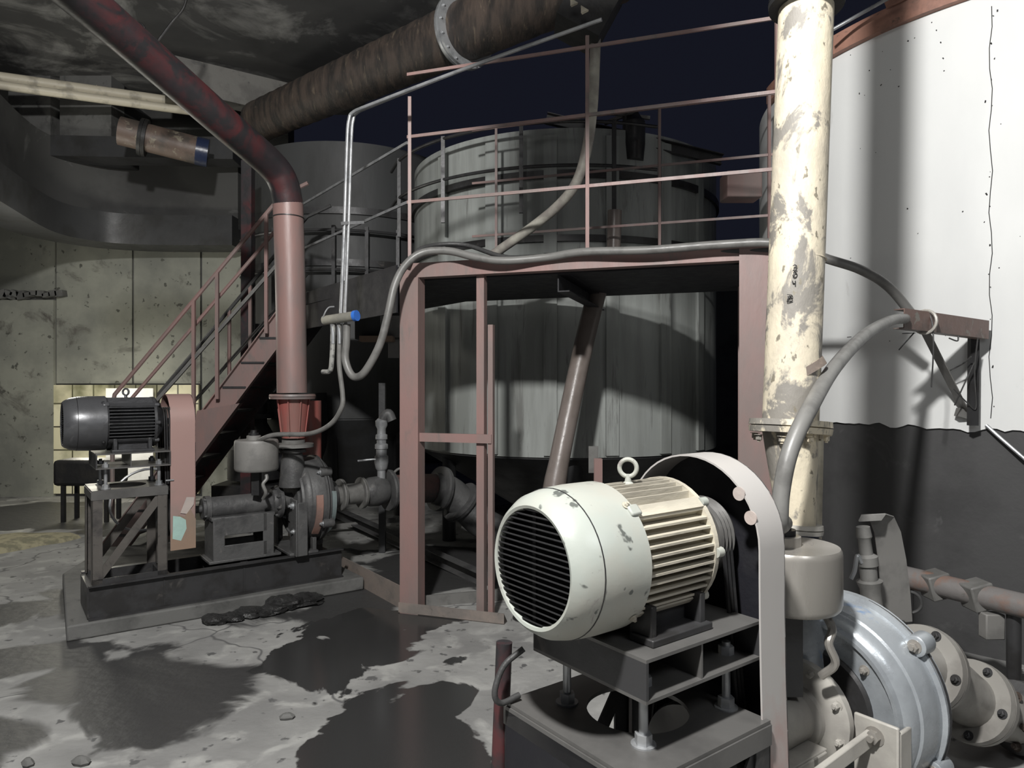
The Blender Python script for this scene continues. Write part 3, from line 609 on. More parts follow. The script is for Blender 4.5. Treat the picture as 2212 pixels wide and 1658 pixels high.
# ------------------------------------------------------------ red portal frame and deck
P0 = Vector((-.72, 4.89, 0)); U = Vector((.95, -.312, 0)); U.normalize(); Nn = Vector((.312, .95, 0)).normalized(); V = Vector((-.595, .804, 0)); V.normalize()
def fp_(t_, n=0, z=0): return P0+U*t_+Nn*n+Vector((0, 0, z))
ZD = 2.44
sillm = M('tan_grey_steel', (.25, .21, .185), (.19, .17, .155), (.12, .11, .1), 4, t3=(.6, .7), rough=.5)
t = Thing('portal_frame', 'large faded red steel frame of posts and beams in front of the streaked tank', 'frame', P0)
post = lambda a, w_, h_, z0, z1, fl=1: MB().chan(a+Vector((0, 0, z0)), a+Vector((0, 0, z1)), w_, h_, .012, up=tuple(Nn), flip=fl)
t.part('post', post(fp_(.02), .14, .11, 0, ZD-.1), red, world=True)
t.part('post', post(fp_(2.3), .19, .12, 0, ZD), red, world=True, label='wide right-hand post')
t.part('top_beam', MB().chan(fp_(-.05, 0, ZD-.05), fp_(2.42, 0, ZD-.05), .09, .1, .01, flip=-1), red, world=True)
t.part('inner_post', MB().chan(fp_(.53, .03), fp_(.53, .03, ZD-.1), .055, .06, .008, up=tuple(Nn)), red, world=True); t.part('inner_post', MB().bar(fp_(.61), fp_(.61, 0, 2.0), .035, .04, up=tuple(Nn)), red, world=True)
t.part('cross_bar', MB().bar(fp_(.06, -.02, 1.23), fp_(.62, -.02, 1.23), .02, .06), red, world=True)
t.part('sill_beam', MB().angle(fp_(-.06, -.05, .0), fp_(.72, -.05, .0), -.06, .075), sillm, world=True)
t.part('side_sill', MB().angle(fp_(.0, -.03), fp_(.0, -.03)+V*2.5, .07, .16), sillm, world=True)
t.part('rear_sill', MB().bar(fp_(.05, .12, .04), fp_(.6, .5, .04), .02, .08), hose, world=True)
t.part('base_rail', MB().chan(W(715, 1100, 8.0)*1, W(1045, 1250, 5.55), .08, .1, .01), pumpg, world=True)
t.part('tie_rod', MB().bar(W(690, 1140, 7.4), W(860, 1122, 7.6), .03, .05), hose, world=True)
t.part('tie_rod', MB().bar(fp_(0)+V*1.7+Vector((0, 0, .35)), fp_(0)+V*1.7, .025, .04), steel, world=True)
for i, (tt, n) in enumerate([(2.25, 1.1)]):
    t.part('rear_post', MB().chan(fp_(tt, n), fp_(tt, n, ZD-.02), .11, .1, .01, up=tuple(Nn)), red, world=True)
t = Thing('walkway_deck', 'dark walkway deck carried by the red portal frame', 'walkway', P0+Vector((0, 0, ZD)))
t.part('deck_plate', MB().slab([tuple((fp_(-.1, .05))[:2]), tuple((fp_(2.48, .05))[:2]), tuple((fp_(2.48, 1.3))[:2]), tuple((fp_(-.1, 1.3))[:2])], ZD-.11, ZD), navy, world=True)
q = [fp_(-.1, .05), fp_(-.1, 1.3), fp_(-.1, 1.3)+V*1.1, fp_(-.12, .0)+V*2.3]
t.part('side_deck', MB().slab([tuple(p_[:2]) for p_ in q], ZD-.11, ZD-.001), navy, world=True)
t.part('fascia', MB().bar(fp_(-.12, .04, ZD-.16), fp_(-.12, .04, ZD-.16)+V*2.3, .012, .34), navy, world=True)
t.part('crossbeam', MB().chan(fp_(1.1, .05, ZD-.17), fp_(1.1, 1.3, ZD-.17), .08, .12), navy, world=True)

def railing(name, label, a, b, posts, zs, z0, ztop, r=.013, mat=red, pm=None, cur=None):
    t = Thing(name, label, 'railing', a+Vector((0, 0, z0)))
    for z in zs:
        if cur: t.part('rail', MB().tube([p_+Vector((0, 0, z)) for p_ in cur], r, 8, 5), mat, world=True)
        else: t.part('rail', MB().bar(a+Vector((0, 0, z)), b+Vector((0, 0, z)), r*1.2, r*2), mat, world=True)
    for (p_, zt) in posts: t.part('post', MB().bar(p_+Vector((0, 0, z0)), p_+Vector((0, 0, zt)), r*2.2, r*2.2), pm or mat, world=True)
    return t
railing('guard_railing', 'pinkish front guard railing on the deck edge above the red portal frame', fp_(-.02), fp_(2.46), [(fp_(0), 3.62), (fp_(1.27), 3.85), (fp_(2.42), 3.8)], (2.88, 3.34, 3.78), ZD, 3.8, .0105)
railing('guard_railing', 'rear guard railing along the back edge of the deck, before the tank', fp_(-.0, 1.2), fp_(2.46, 1.2), [(fp_(.22, 1.2), 3.8), (fp_(1.6, 1.2), 3.8), (fp_(2.42, 1.2), 3.8)], (2.88, 3.34, 3.8), ZD, 3.8, .0095)
railing('guard_railing', 'thin grey railing running back left from the front corner of the deck', fp_(-.02), fp_(-.02)+V*2.25, [(fp_(-.02)+V*1.1, 3.0), (fp_(-.02)+V*2.2, 3.3)], (2.88, 3.30), ZD-.05, 3.3, .010, galv)
arc = [Vector((.585+1.95*math.cos(a), 7.98+1.95*math.sin(a), 0)) for a in [math.radians(195+i*12) for i in range(9)]]
railing('tank_railing', 'dark curved railing hugging the upper rim of the streaked tank', arc[0], arc[-1], [(arc[i], 3.9) for i in (1, 3, 5, 7)], (3.5, 3.88), 3.1, 3.9, .016, steel, None, arc)
arc2 = [Vector((-2.15+1.42*math.cos(a), 9.3+1.42*math.sin(a), 0)) for a in [math.radians(215+i*15) for i in range(9)]]
railing('tank_railing', 'black curved railing around the dull tank behind the twin conduits', arc2[0], arc2[-1], [(arc2[i], 3.4) for i in (1, 2, 3, 4, 5, 6, 7)], (2.9, 3.35), 2.3, 3.4, .018, steel, None, arc2)

# ------------------------------------------------------------ tanks
def tank(name, label, c, R, z0, z1, mat, hoops, cone=None, extra=None, n=96):
    t = Thing(name, label, 'tank', (c[0], c[1], 0))
    sh = MB().lathe([(z0, R), (z1, R), (z1, R-.04), (z1-.3, R-.04)], (0, 0, 0), (0, 0, 1), n); t.part('shell', sh, mat)
    for z, h in hoops: t.part('hoop', MB().lathe([(z-h, R+.001), (z-h, R+.03), (z+h, R+.03), (z+h, R+.001)], (0, 0, 0), (0, 0, 1), n), steel)
    if cone: t.part('hopper_bottom', MB().lathe([(cone[0], cone[1]), (z0-.02, R-.02), (z0+.01, R-.02)], (0, 0, 0), (0, 0, 1), n), hopper)
    return t
tA = tank('process_tank', 'streaked pale grey round tank with a conical bottom behind the red frame', (.585, 7.98), 1.69, .93, 3.92, tankm, [(3.5, .035), (2.92, .03)], (.1, .35))
for a in (222, 243, 262, 281, 300, 318):
    r = math.radians(a); c = Vector((1.705*math.cos(r), 1.705*math.sin(r), 0)); tA.part('stiffener', MB().box(c+Vector((0, 0, 2.4)), (.03, .12, 2.9), Matrix.Rotation(r, 3, 'Z')), tankm)
for a in (215, 270, 325):
    r = math.radians(a); c = Vector((1.5*math.cos(r), 1.5*math.sin(r), 0)); tA.part('leg', MB().cyl(c, c+Vector((0, 0, 1.2)), .07), hopper)
tB = tank('process_tank', 'dull dark round tank far behind the twin conduits and blue-capped tube', (-2.15, 9.3), 1.3, 1.2, 4.4, tankd, [(3.6, .04), (3.0, .04)], (.2, .5))
for a in (225, 270, 315):
    r = math.radians(a); c = Vector((1.1*math.cos(r), 1.1*math.sin(r), 0)); tB.part('leg', MB().cyl(c, c+Vector((0, 0, 1.5)), .08), hopper)
TC = (4.22, 5.59); TR = 2.1
t = Thing('storage_tank', 'big white-painted tank at the right edge with a grimy dark base', 'tank', (TC[0], TC[1], 0))
def jag(n, R, z0, z1, am, seed):
    mb = MB(); vs = []
    for i in range(n):
        a = 2*math.pi*i/n; q = noise.noise(Vector((i*.35+seed, seed, 0)))*am+noise.noise(Vector((i*1.7, seed, 3)))*am*.4
        vs += [(R*math.cos(a), R*math.sin(a), z0+q), (R*math.cos(a), R*math.sin(a), z1), ((R-.035)*math.cos(a), (R-.035)*math.sin(a), z1), ((R-.035)*math.cos(a), (R-.035)*math.sin(a), z0+q)]
    fs = [(4*i+j, 4*i+(j+1) % 4, 4*((i+1) % n)+(j+1) % 4, 4*((i+1) % n)+j) for i in range(n) for j in range(4)]
    return mb.add(vs, fs)
t.part('shell', jag(360, TR, 1.33, 3.9, .035, 2), whitew); t.part('base_wall', MB().lathe([(0, TR-.012), (3.8, TR-.03), (3.8, TR-.2)], (0, 0, 0), (0, 0, 1), 128), lipm, label='grimy dark lower wall')
def tp(px, z, off=.0):     # point on the shell at a bearing
    k = (px-1106)/F; a = 1+k*k; b = -2*(k*TC[0]+TC[1]); c_ = TC[0]**2+TC[1]**2-(TR+off)**2; d = (-b-math.sqrt(b*b-4*a*c_))/(2*a); return Vector((k*d, d, z))
sm = MB()
for px0, px1 in ((1830, 1960), (1960, 2080), (2080, 2240), (2240, 2400)): sm.bar(tp(px0, 1.92, .001), tp(px1, 1.92, .001), .004, .004)
sm.tube([tp(2140+4*math.sin(i*1.7), 1.4+i*.12, .001) for i in range(21)], .0022, 5, 1)
t.part('seam', sm, black)
sc_ = MB()
for i in range(46):
    px = random.uniform(1830, 2230); z = random.choice((random.uniform(1.4, 3.8), random.uniform(3.3, 3.85))) if i % 3 else random.uniform(1.4, 3.8)
    if i % 3 == 0: px = random.gauss(2140, 9)
    c = tp(px, z, .001); w_ = random.uniform(.003, .010); sc_.box(c, (w_*.8, .004, w_*random.uniform(.5, 1.8)), Matrix.Rotation(random.uniform(-.6, .6), 3, 'Z')@Matrix.Rotation(random.uniform(-1, 1), 3, 'Y'))
t.part('paint_chips', sc_, steel, label='dark chips in the white paint'); t.o.children[-1]['kind'] = 'stuff'
for o_ in t.o.children:
    if o_.name.startswith(('seam', 'paint_chips')): o_.data.transform(t.inv)
rim = Thing('rim_beam', 'rusty red angle beam along the top of the white tank', 'beam', (TC[0], TC[1], 3.88))
a0, a1 = math.radians(178), math.radians(262)
rb = MB(); n = 40
for i in range(n+1):
    a = a0+(a1-a0)*i/n
    for (r_, z) in ((TR-.02, 0), (TR+.045, 0), (TR+.045, .13), (TR-.02, .13)): rb.v.append(Vector((r_*math.cos(a), r_*math.sin(a), z)))
rb.f = [(4*i+j, 4*i+(j+1) % 4, 4*i+4+(j+1) % 4, 4*i+4+j) for i in range(n) for j in range(4)]+[(0, 1, 2, 3), (4*n, 4*n+1, 4*n+2, 4*n+3)]
rustred = M('rusty_red_beam', (.36, .19, .14), (.24, .13, .1), (.15, .1, .08), 5, t3=(.58, .68), rough=.6)
rim.part('beam', rb, rustred)
g = tp(1915, 4.0, .05); gd = (tp(1930, 4.0, .05)-g).normalized()
rim.part('gusset', MB().add([g, g+gd*.12, g-gd*.06+Vector((0, 0, .2)), g+Vector((0, -.02, 0)), g+gd*.12+Vector((0, -.02, 0)), g-gd*.06+Vector((0, -.02, .2))], [(0, 1, 2), (3, 5, 4), (0, 3, 4, 1), (1, 4, 5, 2), (2, 5, 3, 0)]), rustred, world=True)
single('roof_cable', MB().tube([W(1795, 66, 4.6), W(1850, 35, 4.5), W(1930, -10, 4.3)], .012), galv, 'thin grey cable passing above the red rim beam, right of the riser top', 'cable', W(1795, 66, 4.6))

# ------------------------------------------------------------ leaning pipes, overhead pipes
single('leaning_pipe', MB().tube([W(1188, 1100, 5.25), W(1215, 960, 5.35), W(1262, 740, 5.55), W(1300, 590, 5.65)], lambda t_: .078 if t_ > .2 else .085, 28, 4), M('brown_grey_pipe', (.20, .17, .155), (.16, .135, .12), None, 3, rough=.35), 'slanting brown-grey pipe in front of the streaked tank inside the frame', 'pipe', W(1188, 1100, 5.25))
lp = W(1182, 1110, 5.25)
single('pipe_elbow', MB().tube([lp, lp+Vector((-.06, 0, -.25)), lp+Vector((-.05, .1, -.6)), Vector((lp.x-.05, lp.y+.12, 0))], .09, 20), hopper, 'dark elbow under the slanting brown-grey pipe', 'pipe', Vector((lp.x-.05, lp.y+.12, 0)))
t = Thing('overhead_pipe', 'thick brown wrapped pipe running overhead from the centre toward the top', 'pipe', W(560, 262, 8.4))
A, B = W(560, 262, 8.6), W(1330, -75, 4.7)
L_ = (B-A).length; dB = (B-A).normalized()
mb = MB(); prf = []
for i in range(70):
    prf.append((L_*i/69, .235+.004*math.sin(i*2.1)+.003*random.random()))
mb.lathe(prf, A, dB, 40); t.part('pipe', mb, rust, world=True)
cm_ = W(985, 62, 5.75); kk = (cm_-A).dot(dB); cm_ = A+dB*kk
f = t.part('coupling_ring', MB().lathe([(-.035, .245), (-.035, .30), (-.02, .305), (.005, .305), (.005, .26), (.01, .26), (.01, .30), (.035, .30), (.035, .245)], cm_, dB, 48), galv, world=True, label='pale bolted coupling ring')
for i in range(16):
    a = 2*math.pi*i/16; u = dB.cross(Vector((0, 0, 1))).normalized(); v_ = u.cross(dB); t.part('bolt', MB().bolt(cm_+dB*.035+(u*math.cos(a)+v_*math.sin(a))*.282, dB, .011, .01), galv, f, world=True)
hd = Thing('pipe_box', 'black steel box end where the brown overhead pipe meets the roof', 'duct', W(1290, 30, 4.7))
hd.part('body', MB().box(W(1275, 20, 4.75), (.32, .32, .42), Matrix.Rotation(.5, 3, 'Y')), black, world=True)
for px, py in ((1232, 12), (1255, 28)):
    c = W(px, py, 4.5); hd.part('roof_edge_triangle', MB().add([c, c+Vector((.05, 0, .02)), c+Vector((.0, 0, .05)), c+Vector((.01, .02, .0)), c+Vector((.05, .02, .02)), c+Vector((.0, .02, .05))], [(0, 1, 2), (3, 5, 4), (0, 3, 4, 1), (1, 4, 5, 2), (2, 5, 3, 0)]), creamp, world=True)  # small pale triangles of the roof edge
t = Thing('ceiling_pipe', 'upper of the two long cream pipes crossing the upper left', 'pipe', W(0, 165, 8.0), group=None)
t.part('pipe', MB().cyl(W(-120, 150, 7.8), W(470, 232, 9.2), .06), creamp, world=True); t.part('joint', MB().ring(W(210, 196, 8.55), (1, .35, 0), .062, .006), creamp, world=True)
t = Thing('ceiling_pipe', 'lower of the two long cream pipes crossing the upper left', 'pipe', W(0, 185, 7.9))
t.part('pipe', MB().cyl(W(-120, 168, 7.7), W(470, 248, 9.1), .05), creamp, world=True)
t = Thing('short_duct_pipe', 'short brown pipe with a black double flange below the cream pipes', 'pipe', W(260, 290, 8.2))
t.part('pipe', MB().cyl(W(258, 282, 8.0), W(425, 325, 8.3), .16), M('brown_dull_pipe', (.14, .10, .08), (.08, .066, .056), (.24, .21, .16), 4, rough=.5), world=True)
t.part('flange', flange_pair(W(310, 297, 8.1), W(425, 325, 8.3)-W(258, 282, 8.0), .215, .04), black, world=True)
t.part('blue_section', MB().cyl(W(424, 325, 8.3), W(450, 331, 8.35), .165), M('dark_blue_paint', (.02, .03, .07), None, None, 4, rough=.5), world=True)
single('hanger_loop', MB().tube([W(296, 75, 5.6), W(298, 50, 5.6), W(312, 60, 5.6), W(311, 85, 5.6)], .011, 8, 3), black, 'small black wire loop above the inclined red pipe', 'hook', W(296, 75, 5.6))
single('hanging_cable', MB().tube([W(405, -10, 6.6), W(395, 20, 6.6), W(370, 50, 6.6), W(340, 90, 6.6), W(330, 102, 6.5)], .012, 8), black, 'black cable hanging from the ceiling above the red pipe', 'cable', W(405, -10, 6.6))

# ------------------------------------------------------------ twin conduits and cable drop
t = Thing('conduit_run', 'pair of pale conduits dropping to the blue-capped tube left of the red frame', 'conduit', W(736, 685, 4.75))
for dx, dd in ((0, 0), (9, .03)):
    t.part('conduit', MB().tube([W(736+dx, 682, 4.75+dd), W(744+dx, 480, 4.75+dd), W(750+dx, 300, 4.75+dd), W(754+dx, 258, 4.75+dd), W(762+dx, 243, 4.74+dd), W(800+dx, 226, 4.68+dd), W(1000, 150, 4.35+dd), W(1300, 42, 3.95+dd)], .0115, 10, 4), galv, world=True)
t.part('clip', MB().bar(W(738, 482, 4.72), W(785, 480, 4.9), .012, .02), galv, world=True)
t = Thing('cable_tube', 'short horizontal grey tube with a bright blue end cap, cables hanging below', 'tube', W(735, 690, 4.7))
a_, b_ = W(700, 692, 4.72), W(766, 682, 4.62)
t.part('tube', MB().cyl(a_, b_, .032, n=28), M('olive_grey_tube', (.26, .25, .21), (.2, .195, .17), None, 6, rough=.4), world=True)
t.part('blue_cap', MB().cyl(b_+(b_-a_).normalized()*-.004, b_+(b_-a_).normalized()*.02, .036, n=28), blue, world=True, label='bright blue end cap')
t.part('wire_tie', MB().tube([W(696, 690, 4.7), W(702, 675, 4.68), W(710, 664, 4.7), W(722, 662, 4.72)], .005, 6), galv, world=True)
t.part('end_knob', MB().lathe([(-.03, .012), (-.02, .026), (0, .028)], a_, a_-b_, 12), galv, world=True)
def hosex(name, pts, r, mat, label, sm_=6): return single(name, MB().tube(pts, r, 16, sm_), mat, label, 'hose', pts[0])
hosex('cable_hose', [W(749, 700, 4.7), W(748, 740, 4.7), W(746, 775, 4.7), W(756, 805, 4.68), W(770, 814, 4.66), W(790, 800, 4.62), W(820, 745, 4.6), W(838, 680, 4.6), W(853, 615, 4.62), W(878, 570, 4.66), W(915, 545, 4.68), W(970, 542, 4.66), W(1030, 556, 4.6), W(1090, 563, 4.55), W(1180, 556, 4.5), W(1260, 544, 4.4), W(1400, 540, 4.25), W(1560, 528, 4.12), W(1680, 526, 4.0), W(1790, 560, 3.9), W(1860, 583, 3.85), W(1920, 620, 3.85), W(1975, 685, 3.87)], .026, hose, 'long grey hose from the blue-capped tube over the red top beam to the bracket')
hosex('cable_hose', [W(880, 575, 4.8), W(905, 540, 4.85), W(950, 528, 4.95), W(1010, 530, 4.95), W(1100, 556, 4.75), W(1240, 551, 4.55), W(1400, 548, 4.38), W(1660, 540, 4.1)], .016, hosed, 'darker second hose lying along the red top beam behind the thicker one')
hosex('cable_hose', [W(733, 700, 4.7), W(733, 740, 4.7), W(733, 790, 4.7), W(740, 850, 4.7), W(738, 880, 4.7), W(715, 915, 4.75), W(670, 936, 4.85), W(600, 938, 4.95), W(572, 945, 4.98), W(cL.x/cL.y*F+1106-4, 958, cL.y)], .0165, hose, 'grey hose curving from the blue-capped tube down to the matt grey drum')
single('cable_tail', MB().tube([W(719, 700, 4.7), W(719, 730, 4.7), W(717, 775, 4.7), W(713, 800, 4.72), W(697, 803, 4.76)], .017, 10), M('dirty_pale_rag', (.3, .3, .28), (.08, .08, .08), None, 25, rough=.6), 'short frayed cable tail hanging leftmost under the blue-capped tube', 'cable', W(719, 700, 4.7))
for k, px in enumerate((719, 733, 749)):
    single('cable_clip', MB().tube([W(px-3, 694, 4.7), W(px, 720, 4.69), W(px, 742, 4.69)], .012, 8), galv, 'pale cable clip, %s of the three below the blue-capped tube' % ('leftmost', 'middle one', 'rightmost')[k], 'clip', W(px, 697, 4.7))
# second hose: bracket to near pump, in front of the riser
hosex('cable_hose', [W(1955, 688, 3.6), W(1925, 692, 3.35), W(1870, 722, 2.95), W(1805, 790, 2.5), W(1750, 880, 2.2), W(1708, 970, 2.12), W(1688, 1060, 2.1), W(1685, 1130, 2.1), Vector((cR.x-.02, cR.y, 1.16))], .0255, hose, 'thick grey hose arching from the wall bracket down to the shiny drum housing')
# wall bracket
t = Thing('wall_bracket', 'rusty channel bracket with trailing wires fixed to the white tank', 'bracket', tp(2112, 1.9))
wa = tp(2120, 1.91, .12); wb = W(1942, 688, 3.63)
bd = (wa-wb).normalized(); pb = Vector((-bd.y, bd.x, 0))
t.part('channel', MB().chan(wb+Vector((0, 0, .0)), wa+bd*.02, .06, .105, .006, flip=-1), M('brown_painted_steel', (.17, .115, .10), (.12, .09, .08), (.2, .19, .17), 6, rough=.45), world=True)
t.part('standoff', MB().bar(wa, tp(2124, 1.91, -.01), .05, .08), M('brown_painted_steel', (0, 0, 0)), world=True)
t.part('hanger', MB().angle(wa+Vector((-.04, .03, -.04)), wa+Vector((-.045, .03, -.55)), .05, .03, .005), steel, world=True)
t.part('brace_strap', MB().bar(W(1990, 700, 3.85), tp(2088, 1.42, .005), .006, .07, up=(0, -1, 0)), drumg, world=True)
t.part('foot_clip', MB().box(tp(2085, 1.42, .02), (.10, .04, .05), Matrix.Rotation(.3, 3, 'Y')), hose, world=True)
for pts in ([W(2003, 668, 3.72), W(2014, 700, 3.7), W(2016, 760, 3.7), W(2012, 836, 3.75)], [W(1975, 718, 3.78), W(1955, 740, 3.8), W(1942, 755, 3.85)], [W(2112, 730, 3.9), W(2105, 800, 3.95), W(2108, 880, 4.0), W(2090, 870, 4.0), W(2060, 840, 4.0)], [W(2098, 770, 3.95), W(2080, 785, 4.0), W(2052, 800, 4.05)], [W(2106, 780, 3.94), W(2078, 840, 3.98), W(2062, 875, 4.02)], [W(2050, 730, 3.8), W(2068, 736, 3.8), W(2070, 725, 3.8)]):
    t.part('wire', MB().tube(pts, .004, 6), hosed, world=True)
t.part('wire_wrap', MB().ring(W(1998, 695, 3.72), bd, .062, .008, 20, 6), wgrey, world=True)
single('wall_cable', MB().tube([tp(2130, 1.36, .02), tp(2170, 1.27, .03), tp(2240, 1.13, .05), tp(2330, 1.0, .05)], .010, 8), galv, 'thin pale cable running down to the right below the bracket on the white tank', 'cable', tp(2130, 1.36, .02))
# pipe low on the right
t = Thing('low_pipe', 'rusty grey pipe running low past the white tank at the right edge', 'pipe', W(1940, 1240, 3.6))
t.part('pipe', MB().cyl(W(1935, 1240, 3.72), W(2300, 1330, 3.05), .056), M('rusty_grey_pipe', (.17, .16, .155), (.20, .12, .09), (.1, .09, .08), 5, t3=(.6, .7), rough=.55), world=True)
for px, py, d in ((2020, 1262, 3.55), (2110, 1284, 3.37)): t.part('clamp', MB().box(W(px, py, d), (.11, .12, .125), Matrix.Rotation(-.25, 3, 'Y')), hose, world=True, bevel=.008)
t.part('support_leg', MB().cyl(Vector((W(2190, 1305, 3.25).x, 3.25, 0)), W(2190, 1310, 3.25), .03), steel, world=True); t.part('support_leg', MB().cyl(Vector((W(1960, 1245, 3.68).x, 3.68, 0)), W(1960, 1250, 3.68), .03), steel, world=True)
t = Thing('switch_box', 'pale grey box hanging below the rusty low pipe', 'box', W(2145, 1365, 3.3))
t.part('body', MB().box(W(2142, 1350, 3.3), (.09, .06, .12)), drumg, world=True, bevel=.006)
# curled guard plate behind right pump
t = Thing('curled_plate', 'tall curled grey steel plate standing behind the silver-blue pump', 'plate', W(1935, 1330, 2.95))
cp = [W(1938, 1345, 2.95), W(1935, 1280, 2.95), W(1928, 1210, 2.94), W(1918, 1150, 2.93), W(1905, 1118, 2.90), W(1888, 1112, 2.86), W(1880, 1125, 2.84)]
mb = MB(); vs = []
for i, p_ in enumerate(cp):
    hw = .078-.004*i; yv = Vector((.97, .24, 0)); vs += [p_-yv*hw, p_+yv*hw, p_+yv*hw+Vector((.0, .006, .004)), p_-yv*hw+Vector((0, .006, .004))]
mb.add(vs, [(4*i+j, 4*i+(j+1) % 4, 4*i+4+(j+1) % 4, 4*i+4+j) for i in range(len(cp)-1) for j in range(4)]+[(0, 1, 2, 3), tuple(4*(len(cp)-1)+j for j in range(4))])
t.part('plate', mb, drumg, world=True)
t.part('foot', MB().cyl(W(1938, 1345, 2.95)-Vector((0, 0, .6)), W(1938, 1340, 2.95), .03), steel, world=True)
t = Thing('relief_fitting', 'small grey threaded fitting in front of the curled plate', 'fitting', W(1880, 1260, 2.8))
t.part('body', MB().lathe([(-.1, .04), (0, .04), (.03, .05), (.035, .032), (.09, .034), (.095, .042), (.13, .042), (.14, .026), (.2, .024), (.21, .03), (.25, .026)], W(1880, 1270, 2.8), (-.12, 0, 1), 20), hose, world=True)
t.part('lever', MB().tube([W(1862, 1215, 2.78), W(1852, 1200, 2.78), W(1846, 1232, 2.78), W(1838, 1250, 2.78)], .009, 8), galv, world=True)
single('coiled_ring', MB().ring(W(1965, 1300, 3.0), (-.4, -1, 0), .045, .007), hosed, 'small black ring behind the silver-blue pump, below the low pipe', 'ring', W(1965, 1300, 3.0))
# dangling hose and red post left of near stand
hosex('cable_hose', [loc(OR, .13, .2, .9), loc(OR, .08, .22, .86), loc(OR, .05, .22, .8), loc(OR, .07, .22, .765), loc(OR, .13, .22, .77)], .008, hosed, 'thin black hose loop hanging at the left of the foreground stand')
pr = loc(OR, .10, .255, 0); single('red_pipe_post', MB().cyl(Vector((pr.x-.03, pr.y, 0)), Vector((pr.x+.005, pr.y+.02, .9)), .022), redd, 'slim dark red pipe post at the left of the foreground stand', 'post', Vector((pr.x-.03, pr.y, 0)))

# ------------------------------------------------------------ hose over the deck, mixer and deck bits
hosex('flexible_pipe', [W(1287, 62, 4.75), W(1285, 130, 4.75), W(1280, 230, 4.78), W(1268, 320, 4.8), W(1246, 392, 4.85), W(1210, 440, 4.95), W(1150, 490, 5.1), W(1060, 553, 5.3)], .036, M('pale_weathered_pipe', (.45, .44, .38), (.24, .22, .2), None, 2, rough=.5), 'pale pipe standing by the railing post then sloping down left onto the deck')
t = Thing('mixer_drive', 'dark mixer drive hanging over the streaked tank, right of the railing post', 'mixer', W(1370, 330, 6.4))
t.part('body', MB().lathe([(-.2, .0), (-.2, .085), (-.05, .1), (.15, .1), (.2, .06), (.26, .03), (.26, 0)], W(1370, 300, 6.4), (0, 0, 1), 28), steel, world=True)
t.part('shaft', MB().cyl(W(1352, 520, 6.4), W(1352, 250, 6.4), .03), steel, world=True)
for a in range(5):
    c = W(1352, 248, 6.4); t.part('arm', MB().bar(c, c+Vector((.22*math.cos(a*1.25), .22*math.sin(a*1.25), -.03)), .03, .03), hose, world=True)
t.part('bridge', MB().chan(W(1180, 255, 6.5), W(1560, 345, 6.5), .06, .1), steel, world=True)
single('deck_box', MB().box(W(1600, 404, 5.4), (.27, .2, .2)), red, 'faded red box on the deck, left of the cream riser', 'box', W(1600, 430, 5.4), bevel=.01)
single('tank_stub_pipe', MB().cyl(W(1325, 560, 5.9), W(1328, 455, 5.9), .06), M('brown_grey_pipe', (0, 0, 0)), 'short brown-grey pipe behind the deck hose, right of the railing post', 'pipe', W(1325, 560, 5.9))
single('short_red_post', MB().chan(W(1292, 1110, 4.9), W(1292, 990, 4.9), .055, .05, .006, up=(0, 1, 0)), red, 'short red post stub behind the lifting eye of the foreground motor', 'post', W(1292, 1110, 4.9))
single('grey_post_plate', MB().box(W(1282, 992, 4.95), (.07, .01, .19)), hose, 'small grey plate on the short red post behind the foreground motor', 'plate', W(1282, 1010, 4.95))
sp_ = W(1292, 1110, 4.9); single('stub_pedestal', MB().box((sp_.x, sp_.y, sp_.z/2), (.14, .14, sp_.z)), hopper, 'dark pedestal carrying the short red post behind the foreground motor', 'pedestal', (sp_.x, sp_.y, 0))

# ------------------------------------------------------------ stair
t = Thing('steel_stair', 'steep faded red steel stair climbing right toward the deck, behind the pink belt guard', 'stair', (-3.8, 6.9, 0))
for y, m_ in ((6.55, red), (7.3, redd)):
    t.part('stringer', MB().chan((-3.78, y, .02), (-1.98, y, 2.42), .06, .22, .01, flip=(1 if y < 7 else -1)), m_, world=True)
for i in range(10):
    k = (i+.6)/10.3; t.part('tread', MB().bb(-3.78+1.8*k-.11, -3.78+1.8*k+.11, 6.56, 7.29, .03+2.4*k-.01, .03+2.4*k+.01), steel, world=True)
for y, ex in ((6.5, 0), (7.32, .02)):
    m_ = red if y < 7 else hose
    a = Vector((-3.72, y, 1.50)); b = Vector((-2.16, y, 3.36))
    t.part('handrail', MB().tube([Vector((-3.74, y, .35)), a+Vector((-.02, 0, -.12)), a, b, b+Vector((.25, 0, .12))], .020, 8, 1), m_ if y < 7 else hosed, world=True)
    if y < 7: t.part('handrail', MB().tube([Vector((-3.66, y+.1, 1.0)), a+Vector((.06, .1, -.09)), b+Vector((.08, .1, -.11))], .018, 8, 1), red, world=True)
    t.part('mid_rail', MB().bar(a+Vector((.15, 0, -.33)), b+Vector((0, 0, -.6)), .022, .03), hose, world=True)
    for x in (-2.98, -2.76, -2.3): t.part('baluster', MB().bar((x, y, 2.4*(x+3.78)/1.8+.1), (x, y, 1.5+1.192*(x+3.72)), .03, .03), red, world=True)
t.part('toe_plate', MB().add([(-3.05, 6.5, .75), (-2.95, 6.5, 1.35), (-2.55, 6.5, 1.42), (-3.05, 6.58, .75), (-2.95, 6.58, 1.35), (-2.55, 6.58, 1.42)], [(0, 1, 2), (3, 5, 4), (0, 3, 4, 1), (1, 4, 5, 2), (2, 5, 3, 0)]), redgrey, world=True)

